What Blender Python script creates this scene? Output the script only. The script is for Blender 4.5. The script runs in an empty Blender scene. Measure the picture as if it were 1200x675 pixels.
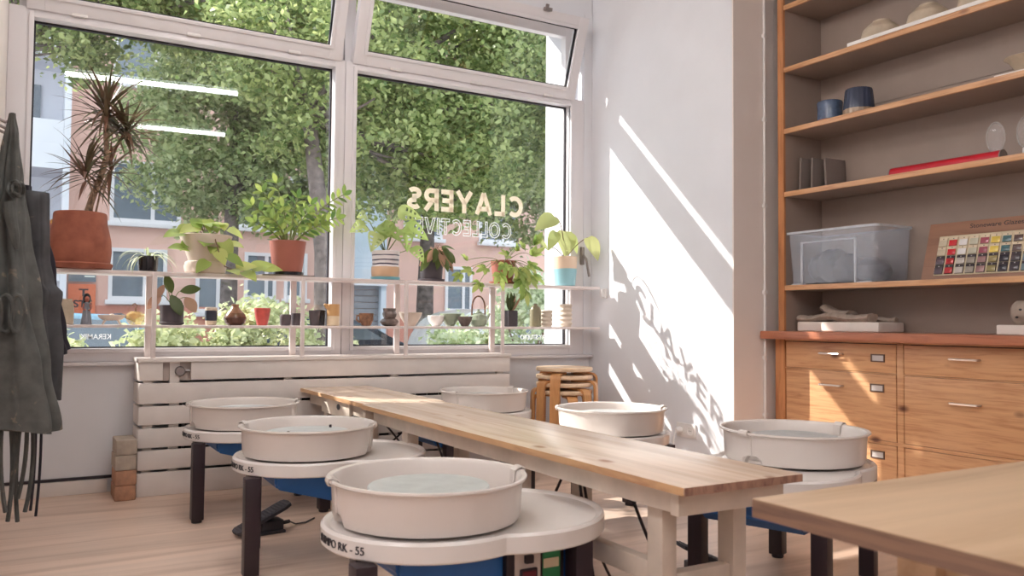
import bpy, bmesh, math, random
import numpy as np
from mathutils import Vector, Matrix
PI = math.pi
random.seed(7)
rng = np.random.default_rng(11)
SC = bpy.context.scene
COL = SC.collection

# ------------------------------------------------------------------ materials
def S(r, g, b):
    f = lambda c: (c/255/12.92) if c/255 <= .04045 else ((c/255+.055)/1.055)**2.4
    return (f(r), f(g), f(b), 1)

def base_mat(name):
    m = bpy.data.materials.new(name); m.use_nodes = True
    nt = m.node_tree; bs = nt.nodes['Principled BSDF']
    return m, nt, bs

def coords(nt, scale=(1, 1, 1), rot=(0, 0, 0)):
    tc = nt.nodes.new('ShaderNodeTexCoord'); mp = nt.nodes.new('ShaderNodeMapping')
    mp.inputs['Scale'].default_value = scale; mp.inputs['Rotation'].default_value = rot
    nt.links.new(tc.outputs['Object'], mp.inputs['Vector'])
    return mp.outputs['Vector']

def noise(nt, vec, scale, detail=3, rough=.55, dist=0):
    n = nt.nodes.new('ShaderNodeTexNoise'); n.inputs['Scale'].default_value = scale
    n.inputs['Detail'].default_value = detail; n.inputs['Roughness'].default_value = rough
    n.inputs['Distortion'].default_value = dist
    nt.links.new(vec, n.inputs['Vector']); return n.outputs['Fac']

def ramp(nt, fac, stops):
    r = nt.nodes.new('ShaderNodeValToRGB'); e = r.color_ramp.elements
    while len(e) < len(stops): e.new(.5)
    for k, (p, c) in enumerate(stops): e[k].position = p; e[k].color = c
    nt.links.new(fac, r.inputs['Fac']); return r.outputs['Color']

def bump(nt, bs, fac, strength=.1, dist=.002):
    b = nt.nodes.new('ShaderNodeBump'); b.inputs['Strength'].default_value = strength
    b.inputs['Distance'].default_value = dist
    nt.links.new(fac, b.inputs['Height']); nt.links.new(b.outputs['Normal'], bs.inputs['Normal'])

def plain(name, c, rough=.5, metal=0, var=.06, scale=8, bmp=0, bscale=60, spec=None, trans=0, c2=None):
    """paint / glaze / plastic with a slight irregularity"""
    m, nt, bs = base_mat(name)
    v = coords(nt); f = noise(nt, v, scale)
    lo = c2 or tuple(x*(1-var*1.6) for x in c[:3])+(1,)
    hi = tuple(min(1, x*(1+var)) for x in c[:3])+(1,)
    nt.links.new(ramp(nt, f, [(.3, lo), (.7, hi)]), bs.inputs['Base Color'])
    bs.inputs['Roughness'].default_value = rough; bs.inputs['Metallic'].default_value = metal
    if spec is not None: bs.inputs['Specular IOR Level'].default_value = spec
    if bmp: bump(nt, bs, noise(nt, v, bscale, 4), bmp)
    return m

def wood(name, c1, c2, axis=1, grain=22, stretch=14, rough=.45, knots=None, bmp=.06, boards=None, stave=(.93, 1.05)):
    """wood with its grain running along one axis; optional knots and glued staves"""
    m, nt, bs = base_mat(name)
    sc = [grain, grain, grain]; sc[axis] = grain/stretch
    v = coords(nt, sc)
    f = noise(nt, v, 1.0, 5, .6, .6)
    col = ramp(nt, f, [(.30, c2), (.52, c1), (.75, tuple(min(1, x*1.12) for x in c1[:3])+(1,))])
    if boards:
        bax, width = boards
        v2 = coords(nt)
        sx = nt.nodes.new('ShaderNodeSeparateXYZ'); nt.links.new(v2, sx.inputs[0])
        d = nt.nodes.new('ShaderNodeMath'); d.operation = 'DIVIDE'; d.inputs[1].default_value = width
        nt.links.new(sx.outputs[bax], d.inputs[0])
        fl = nt.nodes.new('ShaderNodeMath'); fl.operation = 'FLOOR'; nt.links.new(d.outputs[0], fl.inputs[0])
        wn = nt.nodes.new('ShaderNodeTexWhiteNoise'); wn.noise_dimensions = '1D'
        nt.links.new(fl.outputs[0], wn.inputs['W'])
        hs = nt.nodes.new('ShaderNodeHueSaturation')
        mr = nt.nodes.new('ShaderNodeMapRange'); mr.inputs[3].default_value, mr.inputs[4].default_value = stave
        nt.links.new(wn.outputs['Value'], mr.inputs[0]); nt.links.new(mr.outputs[0], hs.inputs['Value'])
        nt.links.new(col, hs.inputs['Color']); col = hs.outputs['Color']
    if knots:
        ks, kc = knots
        kv = [ks, ks, ks]; kv[axis] = ks*.55
        vo = nt.nodes.new('ShaderNodeTexVoronoi'); vo.inputs['Scale'].default_value = 1
        nt.links.new(coords(nt, kv), vo.inputs['Vector'])
        kr = ramp(nt, vo.outputs['Distance'], [(.06, (1, 1, 1, 1)), (.16, (0, 0, 0, 1))])
        mx = nt.nodes.new('ShaderNodeMix'); mx.data_type = 'RGBA'
        nt.links.new(kr, mx.inputs['Factor']); nt.links.new(col, mx.inputs['A']); mx.inputs['B'].default_value = kc
        col = mx.outputs['Result']
    nt.links.new(col, bs.inputs['Base Color'])
    bs.inputs['Roughness'].default_value = rough
    if bmp: bump(nt, bs, f, bmp)
    return m

def leaf_mat(name, c, c2, trans=.45, island=True, scale=3):
    """leaf: part diffuse, part light coming through; hue varies from leaf to leaf"""
    m, nt, bs = base_mat(name)
    g = nt.nodes.new('ShaderNodeNewGeometry')
    fac = g.outputs['Random Per Island'] if island else noise(nt, coords(nt), scale, 2)
    col = ramp(nt, fac, [(0.0 if island else .35, c2), (1.0 if island else .65, c)])
    nt.links.new(col, bs.inputs['Base Color']); bs.inputs['Roughness'].default_value = .42
    tr = nt.nodes.new('ShaderNodeBsdfTranslucent'); nt.links.new(col, tr.inputs['Color'])
    mx = nt.nodes.new('ShaderNodeMixShader'); mx.inputs['Fac'].default_value = trans
    out = nt.nodes['Material Output']
    nt.links.new(bs.outputs[0], mx.inputs[1]); nt.links.new(tr.outputs[0], mx.inputs[2])
    nt.links.new(mx.outputs[0], out.inputs['Surface'])
    return m

def pane_mat(name, tint=(.985, .99, .988, 1), refl=.042):
    m = bpy.data.materials.new(name); m.use_nodes = True; nt = m.node_tree; nt.nodes.clear()
    out = nt.nodes.new('ShaderNodeOutputMaterial')
    t = nt.nodes.new('ShaderNodeBsdfTransparent'); t.inputs['Color'].default_value = tint
    g = nt.nodes.new('ShaderNodeBsdfGlossy'); g.inputs['Roughness'].default_value = 0.0
    lw = nt.nodes.new('ShaderNodeLayerWeight'); lw.inputs['Blend'].default_value = .5
    pw = nt.nodes.new('ShaderNodeMath'); pw.operation = 'POWER'; pw.inputs[1].default_value = 5
    mu = nt.nodes.new('ShaderNodeMath'); mu.operation = 'MULTIPLY_ADD'; mu.inputs[1].default_value = .95; mu.inputs[2].default_value = refl
    mx = nt.nodes.new('ShaderNodeMixShader')
    nt.links.new(lw.outputs['Facing'], pw.inputs[0]); nt.links.new(pw.outputs[0], mu.inputs[0]); nt.links.new(mu.outputs[0], mx.inputs['Fac'])
    nt.links.new(t.outputs[0], mx.inputs[1]); nt.links.new(g.outputs[0], mx.inputs[2])
    nt.links.new(mx.outputs[0], out.inputs['Surface']); return m

def milky_mat(name, c, alpha, rough=.25):
    """translucent plastic: part of the light passes straight through"""
    m, nt, bs = base_mat(name)
    v = coords(nt); f = noise(nt, v, 14, 3)
    bs.inputs['Base Color'].default_value = c; bs.inputs['Roughness'].default_value = rough
    t = nt.nodes.new('ShaderNodeBsdfTransparent')
    mx = nt.nodes.new('ShaderNodeMixShader')
    nt.links.new(ramp(nt, f, [(.3, (alpha-.08,)*3+(1,)), (.7, (alpha+.08,)*3+(1,))]), mx.inputs['Fac'])
    nt.links.new(t.outputs[0], mx.inputs[1]); nt.links.new(bs.outputs[0], mx.inputs[2])
    nt.links.new(mx.outputs[0], nt.nodes['Material Output'].inputs['Surface']); return m

def emit_mat(name, c, s):
    m = bpy.data.materials.new(name); m.use_nodes = True; nt = m.node_tree; nt.nodes.clear()
    out = nt.nodes.new('ShaderNodeOutputMaterial'); e = nt.nodes.new('ShaderNodeEmission')
    e.inputs[0].default_value = c; e.inputs[1].default_value = s
    nt.links.new(e.outputs[0], out.inputs['Surface']); return m

def canvas(name, c, smear, amount=.62):
    m, nt, bs = base_mat(name); v = coords(nt)
    col = ramp(nt, noise(nt, v, 22, 4), [(.3, tuple(x*.75 for x in c[:3])+(1,)), (.7, tuple(x*1.2 for x in c[:3])+(1,))])
    k = ramp(nt, noise(nt, v, 13, 3, .6, .8), [(amount, (0, 0, 0, 1)), (amount+.06, (.8, .8, .8, 1))])
    mx = nt.nodes.new('ShaderNodeMix'); mx.data_type = 'RGBA'
    nt.links.new(k, mx.inputs['Factor']); nt.links.new(col, mx.inputs['A']); mx.inputs['B'].default_value = smear
    nt.links.new(mx.outputs['Result'], bs.inputs['Base Color']); bs.inputs['Roughness'].default_value = .9
    bump(nt, bs, noise(nt, v, 240, 4), .25); return m

def bands(name, stops, axis=2, z0=0, z1=1, rough=.35, speckle=None):
    """glaze in horizontal bands: colour by height of the pot itself"""
    m, nt, bs = base_mat(name)
    sx = nt.nodes.new('ShaderNodeSeparateXYZ')
    v = coords(nt)
    w = nt.nodes.new('ShaderNodeTexNoise'); w.inputs['Scale'].default_value = 12; nt.links.new(v, w.inputs['Vector'])
    nt.links.new(v, sx.inputs[0])
    mr = nt.nodes.new('ShaderNodeMapRange'); mr.inputs[1].default_value = z0; mr.inputs[2].default_value = z1
    ad = nt.nodes.new('ShaderNodeMath'); ad.operation = 'MULTIPLY_ADD'; ad.inputs[1].default_value = (z1-z0)*.06
    nt.links.new(w.outputs['Fac'], ad.inputs[0]); nt.links.new(sx.outputs[axis], ad.inputs[2])
    nt.links.new(ad.outputs[0], mr.inputs[0])
    r = nt.nodes.new('ShaderNodeValToRGB'); r.color_ramp.interpolation = 'CONSTANT'
    e = r.color_ramp.elements
    while len(e) < len(stops): e.new(.5)
    for k, (p, c) in enumerate(stops): e[k].position = p; e[k].color = c
    nt.links.new(mr.outputs[0], r.inputs['Fac']); nt.links.new(r.outputs['Color'], bs.inputs['Base Color'])
    bs.inputs['Roughness'].default_value = rough; return m

# ------------------------------------------------------------------ mesh building
class G:
    def __init__(s): s.bm = bmesh.new()
    def box(s, x0, x1, y0, y1, z0, z1, bev=0, seg=2, M=None):
        mt = Matrix.Translation(((x0+x1)/2, (y0+y1)/2, (z0+z1)/2)) @ Matrix.Diagonal((x1-x0, y1-y0, z1-z0, 1))
        if M is not None: mt = M @ mt
        r = bmesh.ops.create_cube(s.bm, size=1, matrix=mt)
        if bev:
            ed = list({e for v in r['verts'] for e in v.link_edges})
            bmesh.ops.bevel(s.bm, geom=ed, offset=bev, segments=seg, profile=.6, affect='EDGES')
        return s
    def prism(s, pts, z0, z1, M=None, scale_top=1):
        M = M or Matrix()
        a = [s.bm.verts.new(M @ Vector((x, y, z0))) for x, y in pts]
        b = [s.bm.verts.new(M @ Vector((x*scale_top, y*scale_top, z1))) for x, y in pts]
        n = len(pts)
        for i in range(n): s.bm.faces.new((a[i], a[(i+1) % n], b[(i+1) % n], b[i]))
        s.bm.faces.new(a[::-1]); s.bm.faces.new(b); return s
    def rings(s, rs, cap0=True, cap1=True, closed=True):
        """loft: list of rings of points"""
        vs = [[s.bm.verts.new(p) for p in r] for r in rs]
        n = len(rs[0]); k = n if closed else n-1
        for i in range(len(vs)-1):
            for j in range(k):
                s.bm.faces.new((vs[i][j], vs[i][(j+1) % n], vs[i+1][(j+1) % n], vs[i+1][j]))
        if cap0 and closed: s.bm.faces.new(vs[0][::-1])
        if cap1 and closed: s.bm.faces.new(vs[-1])
        return s
    def lathe(s, prof, c=(0, 0, 0), n=40, a0=0, a1=None, sx=1, sy=1, M=None, cap=True, wob=None):
        """prof: (r, z) points; r = 0 at an end closes it"""
        full = a1 is None; a1 = a0+2*PI if full else a1
        k = n if full else n+1
        M = M or Matrix(); c = Vector(c)
        prev = None
        for (r, z) in prof:
            if r <= 1e-6 and full:
                cur = [s.bm.verts.new(M @ (c+Vector((0, 0, z))))]
            else:
                cur = []
                for i in range(k):
                    a = a0+(a1-a0)*i/n
                    rr = r*(wob(a, z) if wob else 1)
                    cur.append(s.bm.verts.new(M @ (c+Vector((rr*math.cos(a)*sx, rr*math.sin(a)*sy, z)))))
            if prev is not None:
                m = n
                for i in range(m):
                    j = (i+1) % k if full else i+1
                    if len(prev) == 1 and len(cur) == 1: continue
                    if len(prev) == 1: s.bm.faces.new((prev[0], cur[j], cur[i]))
                    elif len(cur) == 1: s.bm.faces.new((prev[i], prev[j], cur[0]))
                    else: s.bm.faces.new((prev[i], prev[j], cur[j], cur[i]))
            prev = cur
        return s
    def tube(s, pts, r, n=8, cap=True):
        pts = [Vector(p) for p in pts]; rs = r if isinstance(r, (list, tuple)) else [r]*len(pts)
        up = Vector((0, 0, 1)); rings = []
        for i, p in enumerate(pts):
            d = (pts[min(i+1, len(pts)-1)]-pts[max(i-1, 0)]).normalized()
            if i == 0:
                u = d.cross(up)
                if u.length < 1e-3: u = d.cross(Vector((1, 0, 0)))
                u.normalize()
            else:
                u = (u-d*u.dot(d))
                if u.length < 1e-6: u = d.cross(up)
                u.normalize()
            w = d.cross(u)
            rings.append([p+rs[i]*(math.cos(2*PI*k/n)*u+math.sin(2*PI*k/n)*w) for k in range(n)])
        return s.rings(rings, cap, cap)
    def ball(s, c, r, sc=(1, 1, 1), seg=20, M=None):
        mt = Matrix.Translation(c) @ Matrix.Diagonal((sc[0], sc[1], sc[2], 1))
        if M is not None: mt = M @ mt
        bmesh.ops.create_uvsphere(s.bm, u_segments=seg, v_segments=max(6, seg//2), radius=r, matrix=mt); return s
    def leaf(s, p, d, up, L, W, prof='heart', droop=.3, fold=.18, n=6, twist=0):
        """one leaf blade: two rows of quads either side of the midrib, drooping along its length"""
        p = Vector(p); d = Vector(d).normalized(); up = Vector(up)
        side = d.cross(up)
        if side.length < 1e-3: side = d.cross(Vector((1, .3, 0)))
        side.normalize(); nrm = side.cross(d).normalized()
        if twist:
            q = Matrix.Rotation(twist, 3, d); side = q @ side; nrm = q @ nrm
        rows = []; cur = p.copy(); dd = d.copy()
        for i in range(n+1):
            t = i/n
            if prof == 'heart': w = W*.5*(math.sin(PI*min(1, (t*.93+.07))**.62)**.9)*(1 if t < .98 else .1)
            elif prof == 'oval': w = W*.5*math.sin(PI*(t*.96+.02))**.8
            elif prof == 'blade': w = W*.5*(1-t**2.2)*min(1, .35+t*4)
            else: w = W*.5*math.sin(PI*(t*.94+.03))
            a = s.bm.verts.new(cur-side*w+nrm*fold*w); b = s.bm.verts.new(cur); c = s.bm.verts.new(cur+side*w+nrm*fold*w)
            rows.append((a, b, c))
            ang = -droop/n
            q = Matrix.Rotation(ang, 3, side); dd = q @ dd; nrm = q @ nrm
            cur = cur+dd*L/n
        for i in range(n):
            for k in (0, 1): s.bm.faces.new((rows[i][k], rows[i][k+1], rows[i+1][k+1], rows[i+1][k]))
        return s
    def obj(s, name, mat, parent=None, smooth=30, loc=None):
        bmesh.ops.recalc_face_normals(s.bm, faces=s.bm.faces)
        me = bpy.data.meshes.new(name); s.bm.to_mesh(me); s.bm.free()
        return link_mesh(name, me, mat, parent, smooth, loc)

def link_mesh(name, me, mat, parent=None, smooth=30, loc=None):
    if smooth:
        me.polygons.foreach_set('use_smooth', [True]*len(me.polygons))
        me.set_sharp_from_angle(angle=math.radians(smooth))
    o = bpy.data.objects.new(name, me); COL.objects.link(o)
    if mat is not None: me.materials.append(mat)
    if parent is not None: o.parent = parent
    if loc is not None: o.location = loc
    return o

def tag(o, label=None, cat=None, group=None, kind=None):
    if label: o['label'] = label
    if cat: o['category'] = cat
    if group: o['group'] = group
    if kind: o['kind'] = kind
    return o

def thing(name, label, cat, loc=(0, 0, 0), rz=0, group=None, kind=None):
    o = bpy.data.objects.new(name, None); COL.objects.link(o); o.empty_display_size = .05
    o.location = loc; o.rotation_euler = (0, 0, rz)
    return tag(o, label, cat, group, kind)

def struct(name, g, m, parent=None, smooth=30):
    o = g.obj(name, m, parent, smooth)
    if parent is None: o['kind'] = 'structure'
    return o

def dup(root, loc, rz, label, group=None):
    r = root.copy(); COL.objects.link(r); r.location = loc; r.rotation_euler = (0, 0, rz); r['label'] = label
    if group: r['group'] = group
    for ch in list(root.children):
        c = ch.copy(); COL.objects.link(c); c.parent = r
        for g in ch.children:
            d = g.copy(); COL.objects.link(d); d.parent = c
    return r

def text_mesh(body, size, extrude=.0008, bold=0, outline=0):
    cu = bpy.data.curves.new('text', 'FONT'); cu.body = body; cu.size = size; cu.extrude = extrude
    cu.offset = bold; cu.align_x = 'LEFT'
    if outline: cu.fill_mode = 'NONE'; cu.extrude = 0; cu.bevel_depth = outline; cu.bevel_resolution = 0
    o = bpy.data.objects.new('text', cu); COL.objects.link(o)
    dg = bpy.context.evaluated_depsgraph_get(); dg.update()
    me = bpy.data.meshes.new_from_object(o.evaluated_get(dg))
    bpy.data.objects.remove(o); bpy.data.curves.remove(cu)
    me.materials.clear()
    return me

def fit_text(body, x0, x1, z0, z1, place, **kw):
    """text stretched to a box: place(u, v, w) gives the point for text x, text y, depth"""
    me = text_mesh(body, 1, extrude=.001, **kw)
    v = np.empty(len(me.vertices)*3); me.vertices.foreach_get('co', v); v = v.reshape(-1, 3)
    mn, mx = v.min(0), v.max(0)
    for i, q in enumerate(v):
        u = x0+(q[0]-mn[0])/(mx[0]-mn[0])*(x1-x0); w = z0+(q[1]-mn[1])/(mx[1]-mn[1])*(z1-z0)
        me.vertices[i].co = place(u, w, q[2])
    me.update(); return me

# ------------------------------------------------------------------ palette
M = {}
M['wall'] = plain('white_wall_paint', S(226, 226, 230), .75, var=.02, scale=3, bmp=.03, bscale=120)
M['beige_wall'] = plain('warm_wall_paint', S(230, 221, 216), .75, var=.02, scale=3, bmp=.03, bscale=120)
M['ceiling'] = plain('ceiling_paint', S(232, 228, 226), .8, var=.02)
M['upvc'] = plain('white_window_plastic', S(226, 222, 224), .32, var=.02, scale=2)
M['seal'] = plain('black_rubber_seal', S(40, 32, 40), .5)
M['shelfpaint'] = plain('white_shelf_lacquer', S(226, 214, 211), .4, var=.02)
M['slat'] = plain('white_painted_slats', S(224, 216, 211), .55, var=.04, scale=6, bmp=.08, bscale=40)
M['deck'] = plain('off_white_wheel_plastic', S(228, 222, 218), .2, var=.02, scale=4)
M['pan'] = plain('off_white_pan_plastic', S(224, 215, 209), .24, var=.02, scale=4)
M['black'] = plain('black_powder_coat', S(38, 24, 32), .42, var=.1)
M['blue'] = plain('blue_motor_housing', S(36, 94, 160), .42, var=.08)
M['head'] = plain('brushed_aluminium', S(205, 208, 208), .38, metal=.25, var=.08, scale=18)
M['panel'] = plain('grey_control_panel', S(190, 176, 168), .45)
M['red'] = plain('red_switch', S(96, 22, 34), .35)
M['green'] = plain('green_sticker', S(28, 112, 66), .45)
M['sticker'] = plain('beige_sticker', S(205, 190, 160), .5)
M['ink'] = plain('black_print', S(45, 42, 48), .5)
M['inkw'] = plain('white_print', S(235, 240, 232), .5)
M['floor'] = wood('pale_pink_oak_vinyl', S(216, 190, 172), S(190, 160, 140), 0, 12, 12, .40, bmp=.02, boards=(1, .19))
M['bench'] = wood('pale_pine_benchtop', S(228, 206, 186), S(208, 180, 156), 1, 20, 14, .24, knots=(8, S(170, 130, 108)), boards=(0, .065))
M['benchedge'] = wood('pine_edge', S(205, 164, 122), S(165, 120, 90), 1, 30, 10, .5)
M['endgrain'] = wood('bench_end_grain', S(166, 128, 108), S(118, 82, 70), 2, 40, 3, .6)
M['benchleg'] = plain('whitewashed_timber', S(214, 200, 186), .6, var=.08, scale=9, bmp=.06)
M['ply'] = wood('birch_ply_worktop', S(200, 172, 142), S(180, 150, 120), 0, 12, 10, .45)
M['plyedge'] = wood('ply_layers_edge', S(132, 102, 84), S(98, 74, 62), 2, 5, .05, .6)
M['pine'] = wood('orange_pine', S(206, 158, 116), S(182, 128, 88), 1, 70, 16, .36, knots=(7.5, S(104, 62, 44)))
M['pinev'] = wood('orange_pine_upright', S(194, 134, 88), S(152, 94, 58), 2, 26, 9, .4)
M['counter'] = wood('reddish_pine_counter', S(176, 112, 84), S(130, 74, 56), 1, 24, 12, .32)
M['paintshelf'] = plain('beige_grey_shelf_paint', S(160, 142, 131), .6, var=.04, scale=5)
M['nickel'] = plain('brushed_nickel', S(206, 190, 180), .3, metal=.8)
M['brass'] = plain('dark_label_frame', S(120, 100, 90), .4, metal=.6)
M['paper'] = plain('white_paper', S(204, 196, 192), .7)
M['stoolwood'] = wood('honey_birch', S(206, 150, 96), S(176, 116, 66), 2, 20, 10, .4)
M['stoolseat'] = wood('pale_birch_seat', S(232, 206, 176), S(214, 180, 144), 0, 14, 8, .4)
M['terracotta'] = plain('terracotta', S(156, 92, 70), .8, var=.1, scale=14, bmp=.05, c2=S(136, 76, 58))
M['terrapink'] = plain('pinkish_terracotta', S(164, 98, 82), .6, var=.06)
M['soil'] = plain('potting_soil', S(52, 38, 34), .9, var=.3, scale=50, bmp=.5)
M['cream'] = plain('cream_stoneware', S(224, 208, 194), .5, var=.05)
M['ware_white'] = plain('white_stoneware', S(236, 232, 228), .35)
M['ware_beige'] = plain('beige_stoneware', S(196, 180, 158), .55, var=.1, scale=16)
M['ware_dark'] = plain('dark_grey_stoneware', S(82, 72, 76), .5, var=.12)
M['ware_charcoal'] = plain('charcoal_pot', S(70, 62, 68), .55, var=.1)
M['ware_black'] = plain('glossy_black_glaze', S(30, 28, 34), .15)
M['ware_brown'] = plain('brown_marbled_glaze', S(150, 110, 84), .2, var=.3, scale=25, c2=S(84, 54, 42))
M['ware_olive'] = plain('olive_glaze', S(140, 132, 104), .3, var=.1)
M['celadon'] = plain('celadon_glaze', S(160, 172, 150), .15, var=.1, scale=18)
M['ware_red'] = plain('coral_red_glaze', S(202, 88, 80), .35, var=.12, scale=30)
M['lump'] = plain('speckled_grey_brown_glaze', S(112, 98, 92), .3, var=.3, scale=30)
M['ripple'] = plain('pale_rippled_stoneware', S(214, 200, 184), .55, var=.05)
M['turq'] = plain('turquoise_saucer', S(120, 180, 192), .35)
M['bluecup'] = plain('blue_grey_glaze', S(82, 98, 124), .2, var=.2, scale=30)
M['plaster'] = plain('plaster', S(228, 218, 210), .8, var=.03, bmp=.05)
M['clay'] = plain('dry_grey_clay', S(166, 150, 138), .9, var=.12, scale=30, bmp=.4, bscale=50)
M['fabric'] = canvas('dark_grey_green_canvas', S(86, 87, 85), S(138, 124, 110), .64)
M['fabric2'] = canvas('charcoal_canvas', S(68, 68, 71), S(128, 116, 104), .69)
M['fabricb'] = plain('black_cotton', S(40, 36, 46), .9)
M['stain'] = plain('dried_clay_smear', S(150, 132, 116), .95)
M['brick'] = plain('brown_fire_brick', S(176, 132, 104), .9, var=.14, scale=22, bmp=.3, c2=S(150, 112, 92))
M['brickg'] = plain('grey_fire_brick', S(178, 164, 150), .9, var=.12, scale=20, bmp=.3)
M['steel'] = plain('steel', S(150, 140, 138), .35, metal=.7)
M['socket'] = plain('white_socket_plastic', S(232, 228, 226), .3)
M['rubber'] = plain('grey_rubber', S(84, 82, 88), .6, var=.1, scale=30)
M['pedal'] = plain('dark_pedal_metal', S(58, 56, 62), .5)
M['cord'] = plain('black_cord', S(34, 24, 30), .5)
M['amber'] = milky_mat('amber_glass', S(226, 196, 112), .42, .08)
M['tub'] = milky_mat('milky_plastic', S(206, 212, 224), .24, .25)
M['tubedge'] = milky_mat('milky_plastic_rim', S(222, 226, 234), .62, .25)
M['bag'] = plain('clay_in_grey_bags', S(92, 98, 108), .35, var=.2, scale=24, bmp=.6, bscale=18)
M['clear'] = milky_mat('clear_packaging', S(200, 196, 196), .20, .08)
M['redtube'] = plain('red_card', S(186, 18, 40), .4)
M['ash'] = plain('grey_boards', S(132, 118, 112), .7)
M['vinyl'] = plain('cream_vinyl_lettering', S(240, 226, 200), .6)
M['vinylw'] = plain('white_vinyl_lettering', S(240, 238, 234), .6)
M['vinyl'] = leaf_mat('cream_vinyl', S(252, 245, 232), S(250, 242, 228), .38)
M['vinylw'] = leaf_mat('white_vinyl', S(250, 250, 250), S(248, 248, 248), .38)
M['pane'] = pane_mat('window_glass')
M['tube'] = emit_mat('fluorescent_tube', (.93, 1.0, .98, 1), 25)
M['lampbody'] = plain('white_lamp_batten', S(235, 235, 235), .4)
M['barkdr'] = plain('ringed_cane', S(150, 122, 100), .8, var=.3, scale=60)
M['stem'] = plain('green_stem', S(120, 128, 70), .5)
M['stemb'] = plain('brown_stem', S(120, 92, 72), .6)
M['dracleaf'] = leaf_mat('dark_red_green_blade', S(128, 88, 74), S(92, 94, 66), .3)
M['lime'] = leaf_mat('lime_green_leaf', S(208, 214, 130), S(136, 164, 82), .42)
M['zzleaf'] = leaf_mat('glossy_green_leaflet', S(176, 192, 104), S(84, 116, 60), .4)
M['monleaf'] = leaf_mat('pale_green_swiss_leaf', S(206, 218, 150), S(160, 184, 104), .4)
M['ivyleaf'] = leaf_mat('ivy_leaf', S(196, 206, 122), S(122, 156, 76), .42)
M['bigleaf'] = leaf_mat('pale_yellow_green_leaf', S(206, 208, 146), S(178, 190, 122), .5)
M['spider'] = leaf_mat('white_striped_blade', S(234, 236, 214), S(196, 208, 160), .4)
M['prayer'] = leaf_mat('dark_green_prayer_leaf', S(96, 110, 56), S(70, 84, 44), .3)
M['pinkleaf'] = leaf_mat('pink_leaf_underside', S(200, 156, 136), S(150, 118, 88), .35)

# ------------------------------------------------------------------ the setting
g = G(); g.box(-1.4, 4.2, -3.2, 4.62, -.08, 0); struct('floor', g, M['floor'])
g = G(); g.box(-1.4, 4.2, -3.2, 4.6, 3.12, 3.2); struct('ceiling', g, M['ceiling'])
g = G(); g.box(-.45, -.10, 2.7, 4.62, 0, 3.12); struct('wall_left', g, M['beige_wall'])
g = G(); g.box(-1.4, -1.25, -3.2, 4.62, 0, 3.12); struct('wall_left_rear', g, M['wall'])
g = G(); g.box(3.30, 3.55, 3.30, 4.62, 0, 3.12); g.box(3.5, 4.2, 3.30, 3.45, 0, 3.12); struct('wall_right_pier', g, M['wall'])
g = G(); g.box(3.3005, 3.95, 3.29, 3.2998, 0, 3.12); struct('wall_right_return', g, M['beige_wall'])
g = G(); g.box(3.90, 4.2, -3.2, 3.29, 0, 3.12); struct('wall_right', g, M['wall'])
# outer window wall: parapet below, jambs, lintel above
g = G(); g.box(-.7, 3.6, 4.62, 5.02, -.45, .64); g.box(-.7, 3.6, 4.745, 5.02, .64, .70, .004)
g.box(-.7, -.12, 4.66, 5.02, .64, 3.4); g.box(3.195, 3.6, 4.72, 5.02, .64, 3.4); g.box(3.3, 3.6, 4.60, 4.75, .64, 3.4)
g.box(3.2355, 3.31, 4.6005, 4.73, .64, 2.95); g.box(-.7, 3.6, 4.73, 5.02, 2.93, 3.6); g.box(-.7, 3.6, 4.605, 4.75, 2.92, 3.4)
struct('wall_window', g, M['wall'])
g = G(); g.box(-.118, 3.19, 4.735, 5.0, 2.905, 2.9295); struct('trim_3', g, plain('dark_soffit_strip', S(96, 88, 92), .6))  # thin dark strip added under the lintel to darken its soffit
g = G(); g.box(-1.4, 4.2, -3.2, -3.0, 0, 3.12); struct('wall_back', g, M['wall'])
g = G(); g.box(-.098, 0.38, 4.60, 4.62, .0, .067, .004); struct('baseboard_left', g, M['slat'])
g = G(); g.box(-.098, .40, 4.606, 4.62, .069, .082); struct('trim_1', g, M['seal'])
g = G(); g.box(2.56, 3.298, 4.60, 4.62, .0, .067, .004); struct('baseboard_right', g, M['slat'])
g = G(); g.box(-.098, 3.298, 4.57, 4.66, .625, .642, .004); struct('trim_2', g, M['upvc'])

# fixed windows ------------------------------------------------------
Y0, Y1, YG = 4.60, 4.70, 4.665
def frame_ring(gg, x0, x1, z0, z1, ox0, ox1, oz0, oz1, ya, yb, bev=.006):
    """four profile bars between an outer and an inner rectangle"""
    gg.box(ox0, x0, ya, yb, oz0, oz1, bev); gg.box(x1, ox1, ya, yb, oz0, oz1, bev)
    gg.box(x0-.002, x1+.002, ya, yb, oz0, z0, bev); gg.box(x0-.002, x1+.002, ya, yb, z1, oz1, bev)
def fixed_window(name, x0, x1, ox0, ox1):
    z0, z1 = .708, 2.302
    w = thing(name, None, None, ((x0+x1)/2, YG, .66), kind='structure')
    loc = Vector(w.location)
    def add(nm, gg, mt, **k):
        bmesh.ops.translate(gg.bm, verts=gg.bm.verts, vec=-loc); return gg.obj(nm, mt, w, **k)
    gg = G(); frame_ring(gg, x0, x1, z0, z1, ox0, ox1, .642, 2.352, Y0, Y1)
    frame_ring(gg, x0, x1, z0, z1, x0-.022, x1+.022, z0-.022, z1+.022, Y0-.012, Y0+.02, .004)
    add('frame', gg, M['upvc'])
    gg = G(); frame_ring(gg, x0+.008, x1-.008, z0+.007, z1-.010, x0-.004, x1+.004, z0-.004, z1+.004, YG-.014, YG+.004, 0)
    add('seal', gg, M['seal'])
    gg = G(); gg.box(x0, x1, YG, YG+.004, z0, z1); add('pane', gg, M['pane'])
    for k in (.18, .5, .82):
        gg = G(); xx = ox0+(ox1-ox0)*k; gg.box(xx-.035, xx+.035, Y0-.022, Y0-.002, 2.335, 2.352, .004)
        add('hinge_cover', gg, M['socket'])
    return w, loc, add
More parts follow.
